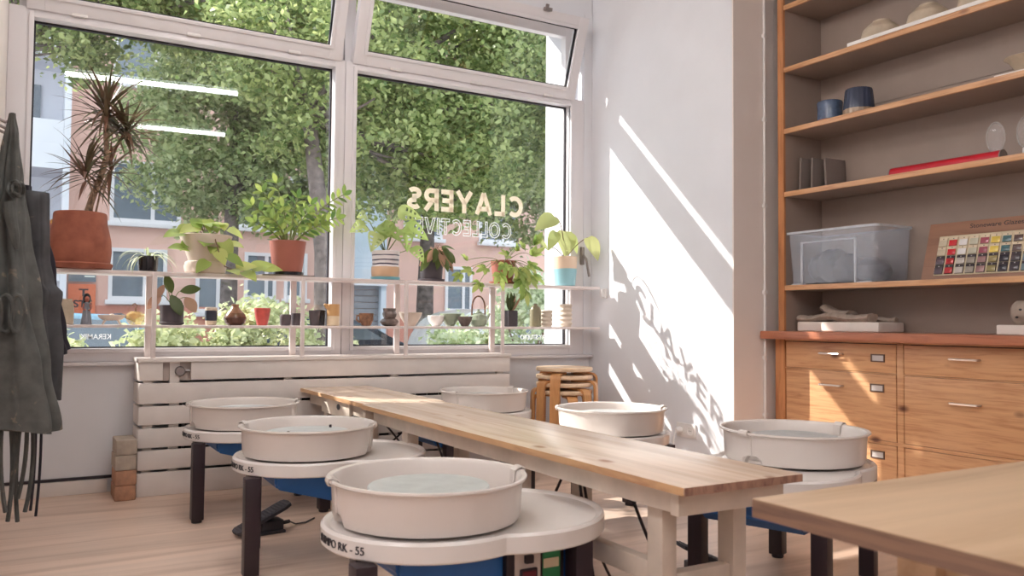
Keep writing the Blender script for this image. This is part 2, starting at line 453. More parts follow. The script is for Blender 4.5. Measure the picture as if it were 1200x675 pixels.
w1, l1, add1 = fixed_window('window_1', .007, 1.499, -.10, 1.562)
w2, l2, add2 = fixed_window('window_2', 1.631, 3.122, 1.564, 3.235)
# geometric sans lettering for the window, cut from strips
def arc(cx, cy, rx, ry, a0, a1, n=20): return [(cx+rx*math.cos(math.radians(a0+(a1-a0)*i/n)), cy+ry*math.sin(math.radians(a0+(a1-a0)*i/n))) for i in range(n+1)]
def strokes(ch, t):
    h = t/2
    if ch == 'C': return .86, [arc(.46, .5, .46-h, .5-h, 48, 312)]
    if ch == 'O': return .95, [arc(.475, .5, .475-h, .5-h, 0, 360, 36)]
    if ch == 'L': return .58, [[(h, 1), (h, 0)], [(0, h), (.58, h)]]
    if ch == 'A': return .92, [[(h*.9, 0), (.46, 1)], [(.92-h*.9, 0), (.46, 1)], [(.2, .27), (.72, .27)]]
    if ch == 'Y': return .88, [[(h*.8, 1), (.44, .44)], [(.88-h*.8, 1), (.44, .44)], [(.44, .5), (.44, 0)]]
    if ch == 'E': return .62, [[(h, 1), (h, 0)], [(0, h), (.62, h)], [(0, .5), (.56, .5)], [(0, 1-h), (.62, 1-h)]]
    if ch == 'R': return .74, [[(h, 1), (h, 0)], [(0, 1-h)]+arc(.42, .68, .31-h, .32-h, 90, -90, 16)+[(0, .36+h)], [(.36, .40), (.70-h*.3, 0)]]
    if ch == 'S': return .70, [arc(.35, .735, .35-h, .265-h, 30, 270, 18)+arc(.35, .265+h*.0, .35-h, .265-h+.0, 90, -150, 18)[0:]]
    if ch == 'T': return .70, [[(0, 1-h), (.70, 1-h)], [(.35, 1), (.35, 0)]]
    if ch == 'I': return t, [[(h, 1), (h, 0)]]
    if ch == 'V': return .86, [[(h*.8, 1), (.43, 0)], [(.86-h*.8, 1), (.43, 0)]]
    return .4, []
def contours(ch, t):
    if ch == 'C':
        return .86, [arc(.46, .5, .46, .5, 48, 312)+arc(.46, .5, .46-t, .5-t, 312, 48)]
    if ch == 'O': return .95, [arc(.475, .5, .475, .5, 0, 360, 36)[:-1], arc(.475, .5, .475-t, .5-t, 0, 360, 36)[:-1]]
    if ch == 'L': return .58, [[(0, 0), (.58, 0), (.58, t), (t, t), (t, 1), (0, 1)]]
    if ch == 'E': return .62, [[(0, 0), (.62, 0), (.62, t), (t, t), (t, .5-t/2), (.55, .5-t/2), (.55, .5+t/2), (t, .5+t/2), (t, 1-t), (.62, 1-t), (.62, 1), (0, 1)]]
    if ch == 'T': return .70, [[(.35-t/2, 0), (.35+t/2, 0), (.35+t/2, 1-t), (.7, 1-t), (.7, 1), (0, 1), (0, 1-t), (.35-t/2, 1-t)]]
    if ch == 'I': return t, [[(0, 0), (t, 0), (t, 1), (0, 1)]]
    if ch == 'V': return .86, [[(.43-t*.55, 0), (.43+t*.55, 0), (.86, 1), (.86-t*1.1, 1), (.43, t*1.3), (t*1.1, 1), (0, 1)]]
def ribbon(g, pts, t, place, closed=False):
    """flat strip of width t and a little depth along a polyline"""
    n = len(pts); L, R = [], []
    for i, p in enumerate(pts):
        a = pts[i-1] if (i or closed) else p; b = pts[(i+1) % n] if (i < n-1 or closed) else p
        d0 = Vector((p[0]-a[0], p[1]-a[1])); d1 = Vector((b[0]-p[0], b[1]-p[1]))
        if d0.length < 1e-9: d0 = d1
        if d1.length < 1e-9: d1 = d0
        d0 = d0.normalized(); d1 = d1.normalized(); m = (d0+d1)
        m = m.normalized() if m.length > 1e-6 else d1
        k = min(1.6, 1/max(.35, m.dot(d1)))
        nn = Vector((-m.y, m.x))*t*.5*k
        L.append((p[0]+nn.x, p[1]+nn.y)); R.append((p[0]-nn.x, p[1]-nn.y))
    rs = [[place(l[0], l[1], 0), place(r_[0], r_[1], 0), place(r_[0], r_[1], .001), place(l[0], l[1], .001)] for l, r_ in zip(L, R)]
    if closed: rs.append([v.copy() for v in rs[0]])
    g.rings(rs, not closed, not closed)
def sign_word(name, word, x0, x1, z0, z1, parent, loc, mat, t, outline=0, gap=.16):
    """x0 -> x1 runs right to left, so the word reads mirrored from indoors"""
    ws = [(contours if outline else strokes)(c, t)[0] for c in word]; tot = sum(ws)+gap*(len(word)-1)
    g = G(); x = 0
    for c, w in zip(word, ws):
        for q, p in enumerate((contours if outline else strokes)(c, t)[1]):
            pl_ = lambda u, v, d, x=x, q=q: Vector((x0+(x+u)/tot*(x1-x0), YG+.006+d+q*.00025, z0+v*(z1-z0)))-loc
            ribbon(g, p, outline or t, pl_, bool(outline))
        x += w+gap
    return g.obj(name, mat, parent, smooth=0)
# mirrored lettering on the outside of the glass
def on_pane(loc, add_parent, name, body, xr, xl, z0, z1, mat, **k):
    me = fit_text(body, xr, xl, z0, z1, lambda u, w, d: Vector((u, YG+.006+d, w))-loc, **k)
    o = link_mesh(name, me, mat, add_parent, smooth=0); return o
tag(sign_word('lettering', 'CLAYERS', 2.800, 1.985, 1.534, 1.672, w2, l2, M['vinyl'], .215, gap=.13), 'bold cream mirrored word')
tag(sign_word('lettering', 'COLLECTIVE', 2.712, 2.040, 1.392, 1.490, w2, l2, M['vinylw'], .17, outline=.05, gap=.17), 'outlined white mirrored word')
tag(on_pane(l2, w2, 'lettering', 'POTTERY STUDIO', 3.090, 2.790, .742, .772, M['vinylw'], bold=.01), 'small white mirrored words')
tag(on_pane(l1, w1, 'lettering', 'KERAMIK', .385, .245, .752, .778, M['vinylw'], bold=.01), 'small white mirrored word')
gg = G(); gg.box(3.205, 3.228, 4.575, 4.60, 1.24, 1.36, .006); gg.tube([(3.216, 4.57, 1.30), (3.222, 4.55, 1.28), (3.243, 4.545, 1.16)], .008)
add2('handle', gg, M['steel'])
# transom: fixed head frame + tilted sashes
def sash(name, x0, x1, tilt):
    w = thing(name, None, None, ((x0+x1)/2, 4.645, 2.352), kind='structure')
    Lx = x0-w.location.x; Rx = x1-w.location.x
    gg = G(); frame_ring(gg, Lx+.055, Rx-.055, .075, .60, Lx+.0, Rx-.0, .40+.16, .66, .0, .07, .004) if False else None
    # fixed surround
    gg = G(); frame_ring(gg, Lx+.035, Rx-.035, .045, .43, Lx-.03, Rx+.03, 0, .565, .0, .055, .004)
    gg.obj('surround', M['upvc'], w)
    R = Matrix.Translation((0, -.005, .004)) @ Matrix.Rotation(tilt, 4, 'X')
    H = .53
    gg = G(); frame_ring(gg, Lx+.078, Rx-.078, .078, H-.078, Lx, Rx, 0, H, -.055, 0, .005)
    frame_ring(gg, Lx+.078, Rx-.078, .078, H-.078, Lx+.058, Rx-.058, .058, H-.058, -.065, -.03, .004)
    bmesh.ops.transform(gg.bm, matrix=R, verts=gg.bm.verts); sf = gg.obj('sash', M['upvc'], w)
    gg = G(); frame_ring(gg, Lx+.084, Rx-.084, .083, H-.084, Lx+.07, Rx-.07, .07, H-.07, -.04, -.025, 0)
    bmesh.ops.transform(gg.bm, matrix=R, verts=gg.bm.verts); gg.obj('seal', M['seal'], w)
    gg = G(); gg.box(Lx+.075, Rx-.075, -.03, -.026, .075, H-.075)
    bmesh.ops.transform(gg.bm, matrix=R, verts=gg.bm.verts); gg.obj('pane', M['pane'], w)
    gg = G(); gg.box(Rx-.36, Rx-.31, -.09, -.055, H-.012, H+.01, .004); gg.box(Rx-.35, Rx-.33, -.075, -.06, H, H+.03, .003)
    bmesh.ops.transform(gg.bm, matrix=R, verts=gg.bm.verts); gg.obj('catch', M['steel'], w)
    return w
sash('window_3', -.028, 1.535, math.radians(19))
sash('window_4', 1.602, 3.146, math.radians(19))

# ------------------------------------------------------------------ ceiling lamps
M['tube_fill'] = emit_mat('added_fill_tube', (1.0, .955, .93, 1), 50)  # stronger glow, for the added fill lamps only
def tube_lamp(label, x, y, z, rz, mt):
    t = thing('tube_lamp', label, 'lamp', (x, y, z), rz, 'ceiling tube lamps')
    gg = G(); gg.tube([(-.66, 0, 0), (.66, 0, 0)], .022, 12); gg.obj('tube', mt, t)
    gg = G(); gg.box(-.68, .68, -.03, .03, .035, .075, .006)
    for sx in (-.665, .665): gg.box(sx-.012, sx+.012, -.02, .02, -.02, .04, .004)
    gg.obj('batten', M['lampbody'], t)
    for sx in (-.5, .5): gg = G(); gg.tube([(sx, 0, .0755), (sx, 0, 3.119-z)], .004, 6); gg.obj('suspension', M['lampbody'], t)
tube_lamp('fluorescent tube lamp hanging near the window', .89, 1.90, 2.8, .09, M['tube'])
tube_lamp('fluorescent tube lamp hanging over the camera side', 1.13, .17, 2.8, .09, M['tube'])
tube_lamp('added fill tube lamp over the left row of wheels', .9, 3.1, 3.0, PI/2, M['tube_fill'])  # this lamp and the three below are unseen fill added to brighten the room
tube_lamp('added fill tube lamp along the left wall beside the pier', -.62, 1.6, 2.9, PI/2, M['tube_fill'])
tube_lamp('added fill tube lamp along the left wall, middle', -.62, -.2, 2.9, PI/2, M['tube_fill'])
tube_lamp('added fill tube lamp along the left wall, rear', -.62, -2.0, 2.9, PI/2, M['tube_fill'])

# ------------------------------------------------------------------ radiator cover
rc = thing('radiator_cover', 'long white slatted timber radiator cover under the window', 'radiator cover', (.49, 4.39, 0))
rows = [(.001, .114), (.127, .220), (.233, .325), (.343, .432), (.445, .543), (.556, .645)]
X1 = 2.06
for i, (a, b) in enumerate(rows):
    g = G()
    if i < 5: g.box(0, X1, 0, .018, a, b, .003)
    else: g.box(0, .105, 0, .018, a, b, .003); g.box(.235, X1, 0, .018, a, b, .003)
    g.obj('slat', M['slat'], rc)
    g = G(); g.box(-.002, .016, .019, .205, a, b, .003); g.obj('side_slat', M['slat'], rc)
for x in (.02, .14, .70, 1.30, 1.98):
    g = G(); g.box(x, x+.045, .019, .04, .004, .645); g.obj('batten', M['slat'], rc)
g = G(); g.box(-.008, X1+.005, -.01, .21, .645, .664, .004); g.obj('top_board', M['slat'], rc)
rad = thing('radiator', 'radiator behind the white slatted cover', 'radiator', (.65, 4.50, .12))
g = G()
for i in range(24): g.box(i*.075, i*.075+.055, 0, .05, 0, .38, .012)
g.obj('fins', M['pedal'], rad)
tv = thing('thermostat_valve', 'round steel radiator valve in the cut-out of the slatted cover', 'valve', (.665, 4.408, .60))
g = G(); g.box(-.068, .068, .012, .02, -.048, .045, .002); g.obj('back_plate', M['panel'], tv)
R = Matrix.Rotation(PI/2, 4, 'X')
g = G(); g.lathe([(0, 0), (.022, 0), (.024, .004), (.024, .026), (.020, .032), (0, .033)], n=24, M=Matrix.Translation((.01, .011, 0)) @ R); g.obj('knob', M['steel'], tv)
g = G(); g.tube([(.034, .004, 0), (.062, .004, .0)], .007); g.obj('pipe', M['steel'], tv)
# stack of four bricks
for i, (mt, lab) in enumerate((('brick', 'brown fire brick, bottom of the stack by the radiator cover'), ('brick', 'brown fire brick, second from the floor in the stack'),
                               ('brickg', 'greyish fire brick, third up under the top one'), ('brickg', 'grey fire brick on top of the stack by the radiator cover'))):
    g = G(); dx = (0, .002, -.001, .002)[i]
    g.box(-.046, .046, -.095, .095, 0, .0705, .007)
    o = g.obj('brick', M[mt], loc=(.436+dx, 4.432, .0005+i*.0712)); tag(o, lab, 'brick', 'stacked bricks')

# ------------------------------------------------------------------ window rack
SHZ, SLZ = 1.088, .826
rk = thing('window_rack', 'white two-tier display rack with slim posts in front of the window', 'shelf', (-.09, 4.41, .664))
def rp(nm, gg): bmesh.ops.translate(gg.bm, verts=gg.bm.verts, vec=-Vector(rk.location)); return gg.obj(nm, M['shelfpaint'], rk)
for a, b in ((-.09, .545), (.55, 1.285), (1.287, 1.87), (1.878, 3.235)):
    gg = G(); gg.box(a, b, 4.41, 4.615, SHZ-.018, SHZ, .003); rp('shelf_board', gg)
gg = G(); gg.box(-.09, 3.235, 4.41, 4.615, SLZ-.014, SLZ, .003); rp('shelf_board', gg)
for x in (.55, 1.282, 1.875, 2.505):
    gg = G(); gg.box(x-.011, x+.011, 4.400, 4.4095, .664, SHZ-.001, .002); gg.box(x-.011, x+.011, 4.395, 4.412, .664, .668); rp('front_post', gg)
for x in (.545, 1.275, 1.885, 2.52):
    gg = G(); gg.box(x-.014, x+.014, 4.5952, 4.6, .664, SHZ-.02, .002) if False else gg.box(x-.016, x+.016, 4.556, 4.578, .664, SHZ-.019, .002); rp('rear_post', gg)

# ------------------------------------------------------------------ pots and plants
def vessel(gg, prof, thick=.006, n=36, wob=None, M_=None):
    """open pot: outer profile (r, z) bottom to top, then an inner wall going down to a floor"""
    inner = [(max(.003, r-thick), z) for r, z in reversed(prof)]
    zb = prof[0][1]+thick
    inner = [(r, max(z, zb)) for r, z in inner]
    full = [(0, prof[0][1])]+list(prof)+[(prof[-1][0]-thick*.5, prof[-1][1]+thick*.35)]+inner+[(0, zb)]
    gg.lathe(full, n=n, wob=wob, M=M_)
    return gg
def soil(r, z, parent):
    gg = G(); gg.lathe([(0, z+.006), (r*.6, z+.004), (r, z), (r*.98, z-.006), (0, z-.006)], n=24, wob=lambda a, z: 1+.02*math.sin(5*a)); gg.obj('soil', M['soil'], parent)
def curve3(p0, p1, p2, n=8):
    p0, p1, p2 = map(Vector, (p0, p1, p2))
    return [(1-t)**2*p0+2*t*(1-t)*p1+t*t*p2 for t in [i/n for i in range(n+1)]]
rr = random.Random(3)

# dracaena
t = thing('dracaena', 'tall spiky dracaena in the big terracotta pot at the left of the rack', 'plant', (.226, 4.512, SHZ))
g = G(); vessel(g, [(.118, .0), (.14, .006), (.147, .026), (.143, .03)], .008); tag(g.obj('saucer', M['terracotta'], t), None)
g = G(); vessel(g, [(.126, .012), (.134, .04), (.138, .09), (.135, .14), (.126, .19), (.119, .22), (.117, .262), (.114, .272)], .009, wob=lambda a, z: 1+.012*math.sin(3*a+z*20)); g.obj('pot', M['terracotta'], t)
soil(.105, .25, t)
trunk = [(.02, 0, .25), (.05, 0, .36), (.085, .0, .47), (.108, .0, .57)]
g = G(); g.tube(trunk, [.017, .016, .015, .014], 10)
g.tube([(.105, 0, .56), (.098, -.005, .66), (.10, 0, .76)], [.012, .010, .008], 8)
g.tube([(.108, 0, .57), (.15, .01, .62), (.185, .01, .69)], [.010, .008, .007], 8)
g.tube([(.06, .02, .25), (.085, .025, .40), (.125, .02, .50)], .005, 6); g.tube([(.045, -.02, .25), (.05, -.03, .36), (.015, -.03, .47)], .005, 6)
g.obj('cane', M['barkdr'], t)
g = G()
for (c, n, L, sp) in (((.10, 0, .77), 70, .26, 1.0), ((.187, .01, .70), 54, .24, 1.0), ((.015, -.03, .47), 40, .25, 1.1), ((.125, .02, .50), 32, .21, 1.1)):
    for k in range(n):
        el = rr.uniform(-.55, 1.45); az = k*2.399+rr.uniform(-.3, .3)
        d = (math.cos(az)*math.cos(el), math.sin(az)*math.cos(el)*.7, math.sin(el))
        l = L*rr.uniform(.7, 1.1)
        g.leaf(Vector(c)+Vector((0, 0, rr.uniform(-.05, .03))), d, (0, 0, 1), l, .019, 'blade', droop=rr.uniform(.1, .9), fold=.3, n=5)
g.obj('foliage', M['dracleaf'], t, smooth=60)

# spider plant
t = thing('spider_plant', 'small spider plant with white-striped blades in a glossy black pot', 'plant', (.528, 4.50, SHZ))
g = G(); vessel(g, [(.036, 0), (.044, .006), (.047, .04), (.048, .078)], .005); g.obj('pot', M['ware_black'], t); soil(.042, .07, t)
g = G()
for k in range(28):
    az = k*2.399; el = rr.uniform(.3, 1.3)
    g.leaf((0.01*math.cos(az), .01*math.sin(az), .07), (math.cos(az)*math.cos(el), math.sin(az)*math.cos(el)*.8, math.sin(el)), (0, 0, 1), rr.uniform(.10, .2), .010, 'blade', droop=rr.uniform(1.2, 2.6), fold=.2, n=8)
g.obj('foliage', M['spider'], t, smooth=60)

def heart_plant(gg, gs, pts, base, size, prof='heart', up=None, cup=.15):
    """leaves on stems: pts = list of (leaf base, facing direction, length)"""
    for (p, d, L) in pts:
        p = Vector(p); mid = (Vector(base)+p)/2+Vector((0, 0, .04))
        gs.tube(curve3(base, mid, p), .0022, 5)
        gg.leaf(p, d, up or (0, -.55, .8), L, L*size, prof, droop=rr.uniform(.3, .8), fold=cup, n=8)

# pothos in the wide cream planter
t = thing('pothos', 'trailing lime pothos in the cream cone planter', 'plant', (.80, 4.50, SHZ))
g = G(); vessel(g, [(.085, 0), (.098, .008), (.104, .035), (.098, .06), (.092, .062)], .006); g.obj('saucer', M['cream'], t)
g = G(); vessel(g, [(.074, .012), (.078, .05), (.10, .12), (.128, .19), (.13, .196)], .007, n=44); g.obj('pot', M['cream'], t); soil(.118, .18, t)
g, gs = G(), G()
L = []
px = [(-.21, .20), (-.16, .24), (-.13, .17), (-.09, .23), (-.04, .25), (.01, .22), (.05, .27), (.08, .24), (.12, .26), (.15, .20), (.17, .16), (-.17, .12), (-.02, .15), (.06, .14),
      (.20, .24), (-.10, .28), (.10, .18), (0, .28)]
for (a, z) in px:
    L.append(((a*.55, rr.uniform(-.09, .03), z), (a*3+rr.uniform(-.4, .4), -.5, rr.uniform(-.5, .25)), rr.uniform(.075, .125)))
heart_plant(g, gs, L, (0, 0, .18), .72)
vine = [(.02, -.11, .19), (.04, -.14, .10), (.07, -.135, .035), (.13, -.10, .018), (.21, -.09, .02), (.27, -.09, .03)]
gs.tube(vine, .003, 6)
for (p, d, l) in (((-.01, -.125, .06), (-.6, -.3, -.5), .09), ((.08, -.135, .09), (.8, -.4, -.4), .1), ((.13, -.11, .03), (.7, -.2, .2), .11), ((.21, -.10, .03), (.8, -.1, .35), .12),
                  ((.26, -.09, .035), (.9, -.2, .1), .115), ((.10, -.12, .02), (.2, -.7, -.1), .09), ((.17, -.10, .015), (.35, -.55, -.25), .10), ((.03, -.13, .12), (.3, -.5, -.6), .1)):
    g.leaf(p, d, (0, -.6, .8), l, l*.8, 'heart', .4, .15, 8)
gs.obj('stems', M['stemb'], t); g.obj('foliage', M['lime'], t, smooth=60)

# zz plant
g = G(); g.box(-.155, .125, -.09, .085, 0, .008, .002); tag(g.obj('wooden_board', M['ash'], loc=(1.225, 4.512, SHZ)), 'thin grey board under the terracotta pot of the upright glossy plant', 'board')
t = thing('zz_plant', 'upright glossy zz plant in the plain terracotta pot beside the mullion', 'plant', (1.225, 4.512, SHZ+.0085))
g = G(); vessel(g, [(.078, 0), (.085, .004), (.085, .016)], .005, n=16); g.obj('saucer', M['ware_black'], t)
g = G(); vessel(g, [(.072, .010), (.078, .02), (.094, .16), (.098, .182)], .007); g.obj('pot', M['terrapink'], t); soil(.088, .165, t)
g, gs = G(), G()
for (ex, ey, ez) in ((.30, -.02, .46), (.27, .0, .33), (-.14, 0, .44), (-.20, -.03, .36), (-.06, .03, .50), (.04, -.03, .42), (.13, .03, .40), (-.10, -.04, .30), (.09, -.05, .34), (-.03, 0, .37), (-.17, .02, .28), (.17, -.04, .28)):
    cv = curve3((ex*.12, ey*.5, .16), (ex*.35, ey, .16+(ez-.16)*.65), (ex, ey, ez), 12)
    gs.tube(cv, [.006-.0003*i for i in range(13)], 6)
    for i in range(4, 13, 1 if ex > .2 else 2):
        d = (cv[i]-cv[i-1]).normalized()
        for sgn in (-1, 1):
            s_ = Vector((-d.z, -.35*sgn, d.x)).normalized()*sgn
            g.leaf(cv[i], s_*.9+d*.55+Vector((0, rr.uniform(-.3, .3), 0)), (0, -.7, .6), rr.uniform(.048, .07), .025, 'oval', .25, .2, 5)
    g.leaf(cv[-1], d, (0, -1, 0), .06, .028, 'oval', .2, .2, 5)
gs.obj('stems', M['stem'], t); g.obj('foliage', M['zzleaf'], t, smooth=60)

# swiss cheese vine
t = thing('monstera', 'small holed-leaf monstera in the striped beige pot on a turquoise saucer', 'plant', (1.785, 4.502, SHZ))
g = G(); vessel(g, [(.07, 0), (.082, .004), (.084, .016)], .006); g.obj('saucer', M['turq'], t)
M['stripes'] = bands('striped_glaze', [(0, S(206, 170, 138)), (.46, S(226, 220, 220)), (.53, S(70, 62, 84)), (.58, S(222, 216, 216)), (.68, S(74, 66, 88)), (.73, S(224, 218, 218)), (.86, S(76, 68, 88)), (.9, S(222, 214, 214))], 2, .008, .165)
g = G(); vessel(g, [(.066, .008), (.078, .02), (.082, .05), (.080, .075), (.074, .085), (.077, .12), (.08, .165)], .006); g.obj('pot', M['stripes'], t); soil(.072, .15, t)
g, gs = G(), G()
def holed_leaf(gg, p, d, up, L, W):
    """leaf with slots: strips left out between the side veins"""
    p = Vector(p); d = Vector(d).normalized(); up = Vector(up); side = d.cross(up).normalized(); nrm = side.cross(d)
    n = 12
    def wd(t): return W*.5*math.sin(PI*min(1, t*.93+.07)**.62)**.9
    def at(t, k):
        w = wd(t)*k
        return p+d*L*(t+.04*abs(k))+side*w+nrm*(.16*abs(w)-L*.45*t*t)
    grid = {}
    ks = (-1, -.74, -.3, 0, .3, .74, 1)
    for i in range(n+1):
        for j, k in enumerate(ks): grid[i, j] = gg.bm.verts.new(at(i/n, k))
    for i in range(n):
        for j in range(6):
            if j in (1, 4) and i in (4, 6, 8): continue
            gg.bm.faces.new((grid[i, j], grid[i, j+1], grid[i+1, j+1], grid[i+1, j]))
for (p, d, l) in (((-.11, 0, .30), (-.3, -.5, .1), .11), ((-.13, -.02, .26), (-.8, -.5, -.2), .10), ((-.05, -.03, .27), (.35, -.5, -.25), .13), ((-.075, -.05, .22), (-.3, -.5, -.6), .11),
                  ((.06, -.02, .345), (.75, -.45, .0), .13), ((.045, -.02, .27), (-.65, -.6, -.35), .13), ((.10, -.03, .265), (.85, -.5, -.25), .14), ((.08, -.05, .25), (.15, -.5, -.75), .12), ((.15, -.03, .15), (.4, -.6, -.5), .10), ((-.02, .0, .24), (-.5, -.5, -.6), .1)):
    p = (p[0], p[1], p[2]+.045); l *= 1.03
    holed_leaf(g, p, d, (0, -.9, .45), l, l*.85)
    gs.tube(curve3((.0, 0, .15), (p[0]*.5, p[1], p[2]*.75), p), .0025, 5)
gs.obj('stems', M['stem'], t); g.obj('foliage', M['monleaf'], t, smooth=60)

# drooping calathea
t = thing('calathea', 'drooping calathea with pinkish curled leaves in a charcoal pot', 'plant', (2.075, 4.505, SHZ))
g = G(); vessel(g, [(.066, 0), (.076, .003), (.079, .014)], .005); g.obj('saucer', M['ware_charcoal'], t)
g = G(); vessel(g, [(.058, .006), (.064, .02), (.068, .09), (.07, .128)], .006); g.obj('pot', M['ware_charcoal'], t); soil(.063, .11, t)
g, gs, gp = G(), G(), G()
for k in range(26):
    a = k*2.399; r = rr.uniform(.02, .06); z = rr.uniform(.14, .21)
    p = (math.cos(a)*r+.02, math.sin(a)*r-.03, z)
    gs.tube(curve3((.01, 0, .11), (p[0]*.6, p[1]*.6, z+.05), p), .002, 5)
    (g if k % 3 else gp).leaf(p, (math.cos(a)*.7+.1, math.sin(a)*.6-.3, -.75), (0, -1, .3), rr.uniform(.08, .13), .042, 'oval', .5, .55, 6)
g.leaf((.05, -.02, .21), (.9, -.3, .1), (0, -.5, .8), .09, .035, 'oval', .6, .2, 6)
gs.obj('stems', M['pinkleaf'], t); g.obj('foliage', M['prayer'], t, smooth=60); tag(gp.obj('foliage', M['pinkleaf'], t, smooth=60), 'pink curled leaves')

# ivy in terracotta
def lobed(gg, p, d, up, L):
    """five-lobed leaf"""
    for a, k in ((0, 1), (.75, .72), (-.75, .72), (1.6, .45), (-1.6, .45)):
        gg.leaf(p, Matrix.Rotation(a, 3, Vector(up).normalized()) @ Vector(d), up, L*k, L*.36, 'oval', .35, .12, 5)
t = thing('ivy', 'sprawling lobed-leaf ivy in the small terracotta pot near the right end of the rack', 'plant', (2.565, 4.51, SHZ))
g = G(); vessel(g, [(.074, 0), (.084, .003), (.087, .014)], .005); g.obj('saucer', M['terracotta'], t)
g = G(); vessel(g, [(.058, .006), (.062, .02), (.074, .11), (.08, .145)], .006); g.obj('pot', M['terrapink'], t); soil(.07, .125, t)
g, gs = G(), G()
for (p, d, l) in (((-.06, -.12, .12), (-.1, -.4, -.7), .10), ((-.09, -.12, .06), (.1, -.4, -.9), .12), ((-.18, -.10, .09), (-.7, -.3, -.2), .09), ((-.27, -.08, .07), (-.8, -.3, .0), .09),
                  ((-.33, -.06, .05), (-.6, -.3, -.5), .08), ((-.22, -.1, .0), (-.6, -.4, -.5), .1), ((-.03, -.11, .17), (-.7, -.3, .2), .09), ((.03, -.11, .20), (-.2, -.5, .5), .09),
                  ((.09, -.10, .10), (.3, -.4, -.8), .12), ((.12, -.10, .05), (.4, -.5, -.6), .11), ((.06, -.12, .03), (-.1, -.5, -.9), .13), ((.14, -.08, .12), (.7, -.4, -.2), .11),
                  ((.17, -.06, .18), (.5, -.4, .5), .11), ((.20, -.04, .25), (.2, -.5, .7), .11), ((.11, -.06, .22), (-.5, -.5, .4), .10), ((.05, -.11, .08), (.1, -.6, -.7), .11),
                  ((-.30, -.08, .13), (-.5, -.4, .5), .07), ((.18, -.08, .06), (.6, -.4, -.5), .10), ((.0, -.12, .10), (-.5, -.5, -.6), .1), ((.10, -.1, -.04), (.1, -.4, -.9), .11)):
    lobed(g, p, d, (0, -.75, .65), l*.92)
    gs.tube(curve3((0, -.02, .13), (p[0]*.5, -.08, max(p[2], .12)+.05), p), .002, 5)
gs.obj('stems', M['stem'], t); g.obj('foliage', M['ivyleaf'], t, smooth=60)

# turquoise pot with arching leaves
t = thing('philodendron', 'arching heart-leaved plant in the beige and turquoise pot at the right end of the rack', 'plant', (3.02, 4.50, SHZ))
M['turqpot'] = bands('beige_turquoise_glaze', [(0, S(146, 192, 202)), (.62, S(222, 196, 172))], 2, 0, .19, .35)
g = G(); vessel(g, [(.060, 0), (.066, .006), (.076, .11), (.078, .19)], .006); g.obj('pot', M['turqpot'], t); soil(.07, .172, t)
g, gs = G(), G()
for (p, mid, d, l, w) in (((-.10, -.03, .44), (-.02, 0, .45), (-.9, -.35, -.35), .20, .12), ((.01, .02, .36), (.01, .02, .30), (-.1, -.4, -.8), .18, .15), ((-.07, 0, .35), (-.03, 0, .30), (-.5, -.3, -.7), .15, .08),
                          ((.14, -.05, .32), (.06, -.03, .28), (.35, -.4, -.7), .17, .14), ((-.14, .0, .24), (-.07, 0, .27), (-.7, -.3, .5), .12, .07), ((.05, .03, .34), (.03, 0, .3), (.4, -.2, -.6), .14, .10)):
    gs.tube(curve3((0, 0, .17), mid, p), .0028, 6); g.leaf(p, d, (0, -.75, .65), l, w, 'heart', .5, .14, 8)
gs.obj('stems', M['stemb'], t); g.obj('foliage', M['bigleaf'], t, smooth=60)

# ------------------------------------------------------------------ pottery on the lower tier
ZL = SLZ+.0004
def ware(name, label, cat, x, prof, mat, y=4.505, thick=.005, group='pottery on the lower window shelf', wob=None, n=32, closed=False, rz=0):
    g = G()
    if closed: g.lathe(prof, n=n, wob=wob)
    else: vessel(g, prof, thick, n, wob)
    o = g.obj(name, mat); o.location = (x, y, ZL); o.rotation_euler = (0, 0, rz)
    return tag(o, label, cat, group)
ware('vase', 'speckled beige shouldered vase at the far left of the lower shelf', 'vase', .172, [(.032, 0), (.036, .006), (.037, .07), (.034, .10), (.028, .112), (.029, .12)], M['ware_beige'])
t = thing('figurine', 'small ceramic figure with long dark hair and grey dress', 'figurine', (.262, 4.505, ZL), group='pottery on the lower window shelf')
g = G(); g.lathe([(0, 0), (.024, 0), (.025, .004), (.019, .05), (.013, .085), (.014, .10), (.008, .108), (0, .11)], n=24, sy=.75); g.obj('dress', plain('grey_blue_glaze', S(134, 138, 148), .4), t)
g = G(); g.ball((0, -.002, .122), .013, (.9, .9, 1.2)); g.tube([(-.013, -.004, .10), (-.017, -.012, .075), (-.006, -.018, .07)], .004, 8); g.tube([(.013, -.004, .10), (.018, -.012, .075), (.008, -.018, .068)], .004, 8); g.obj('body', M['terrapink'], t)
g = G(); g.ball((0, .006, .122), .022, (.85, .7, 1.3)); g.ball((0, .008, .092), .02, (.95, .6, 1.2)); g.obj('hair', M['ware_black'], t)
t = thing('footed_dish', 'low oval beige dish on four little feet', 'dish', (.372, 4.505, ZL), group='pottery on the lower window shelf')
g = G(); vessel(g, [(.03, .02), (.048, .026), (.060, .038), (.062, .046)], .005, wob=lambda a, z: 1); bmesh.ops.scale(g.bm, vec=(1, .7, 1), verts=g.bm.verts); g.ball((0, 0, .046), .012, (1, 1, .6)); g.obj('bowl', M['cream'], t)
for sx in (-1, 1):
    for sy in (-1, 1): g = G(); g.tube([(sx*.028, sy*.018, .024), (sx*.04, sy*.024, .0)], [.006, .003], 8); g.obj('foot', M['cream'], t)
t = thing('glass_pumpkin', 'ribbed amber glass pumpkin with a curled stem', 'ornament', (.478, 4.505, ZL), group='pottery on the lower window shelf')
g = G(); g.lathe([(0, .002), (.022, 0), (.036, .012), (.041, .032), (.036, .054), (.02, .066), (0, .064)], n=48, wob=lambda a, z: 1+.07*abs(math.cos(4*a))); g.obj('shell', M['amber'], t)
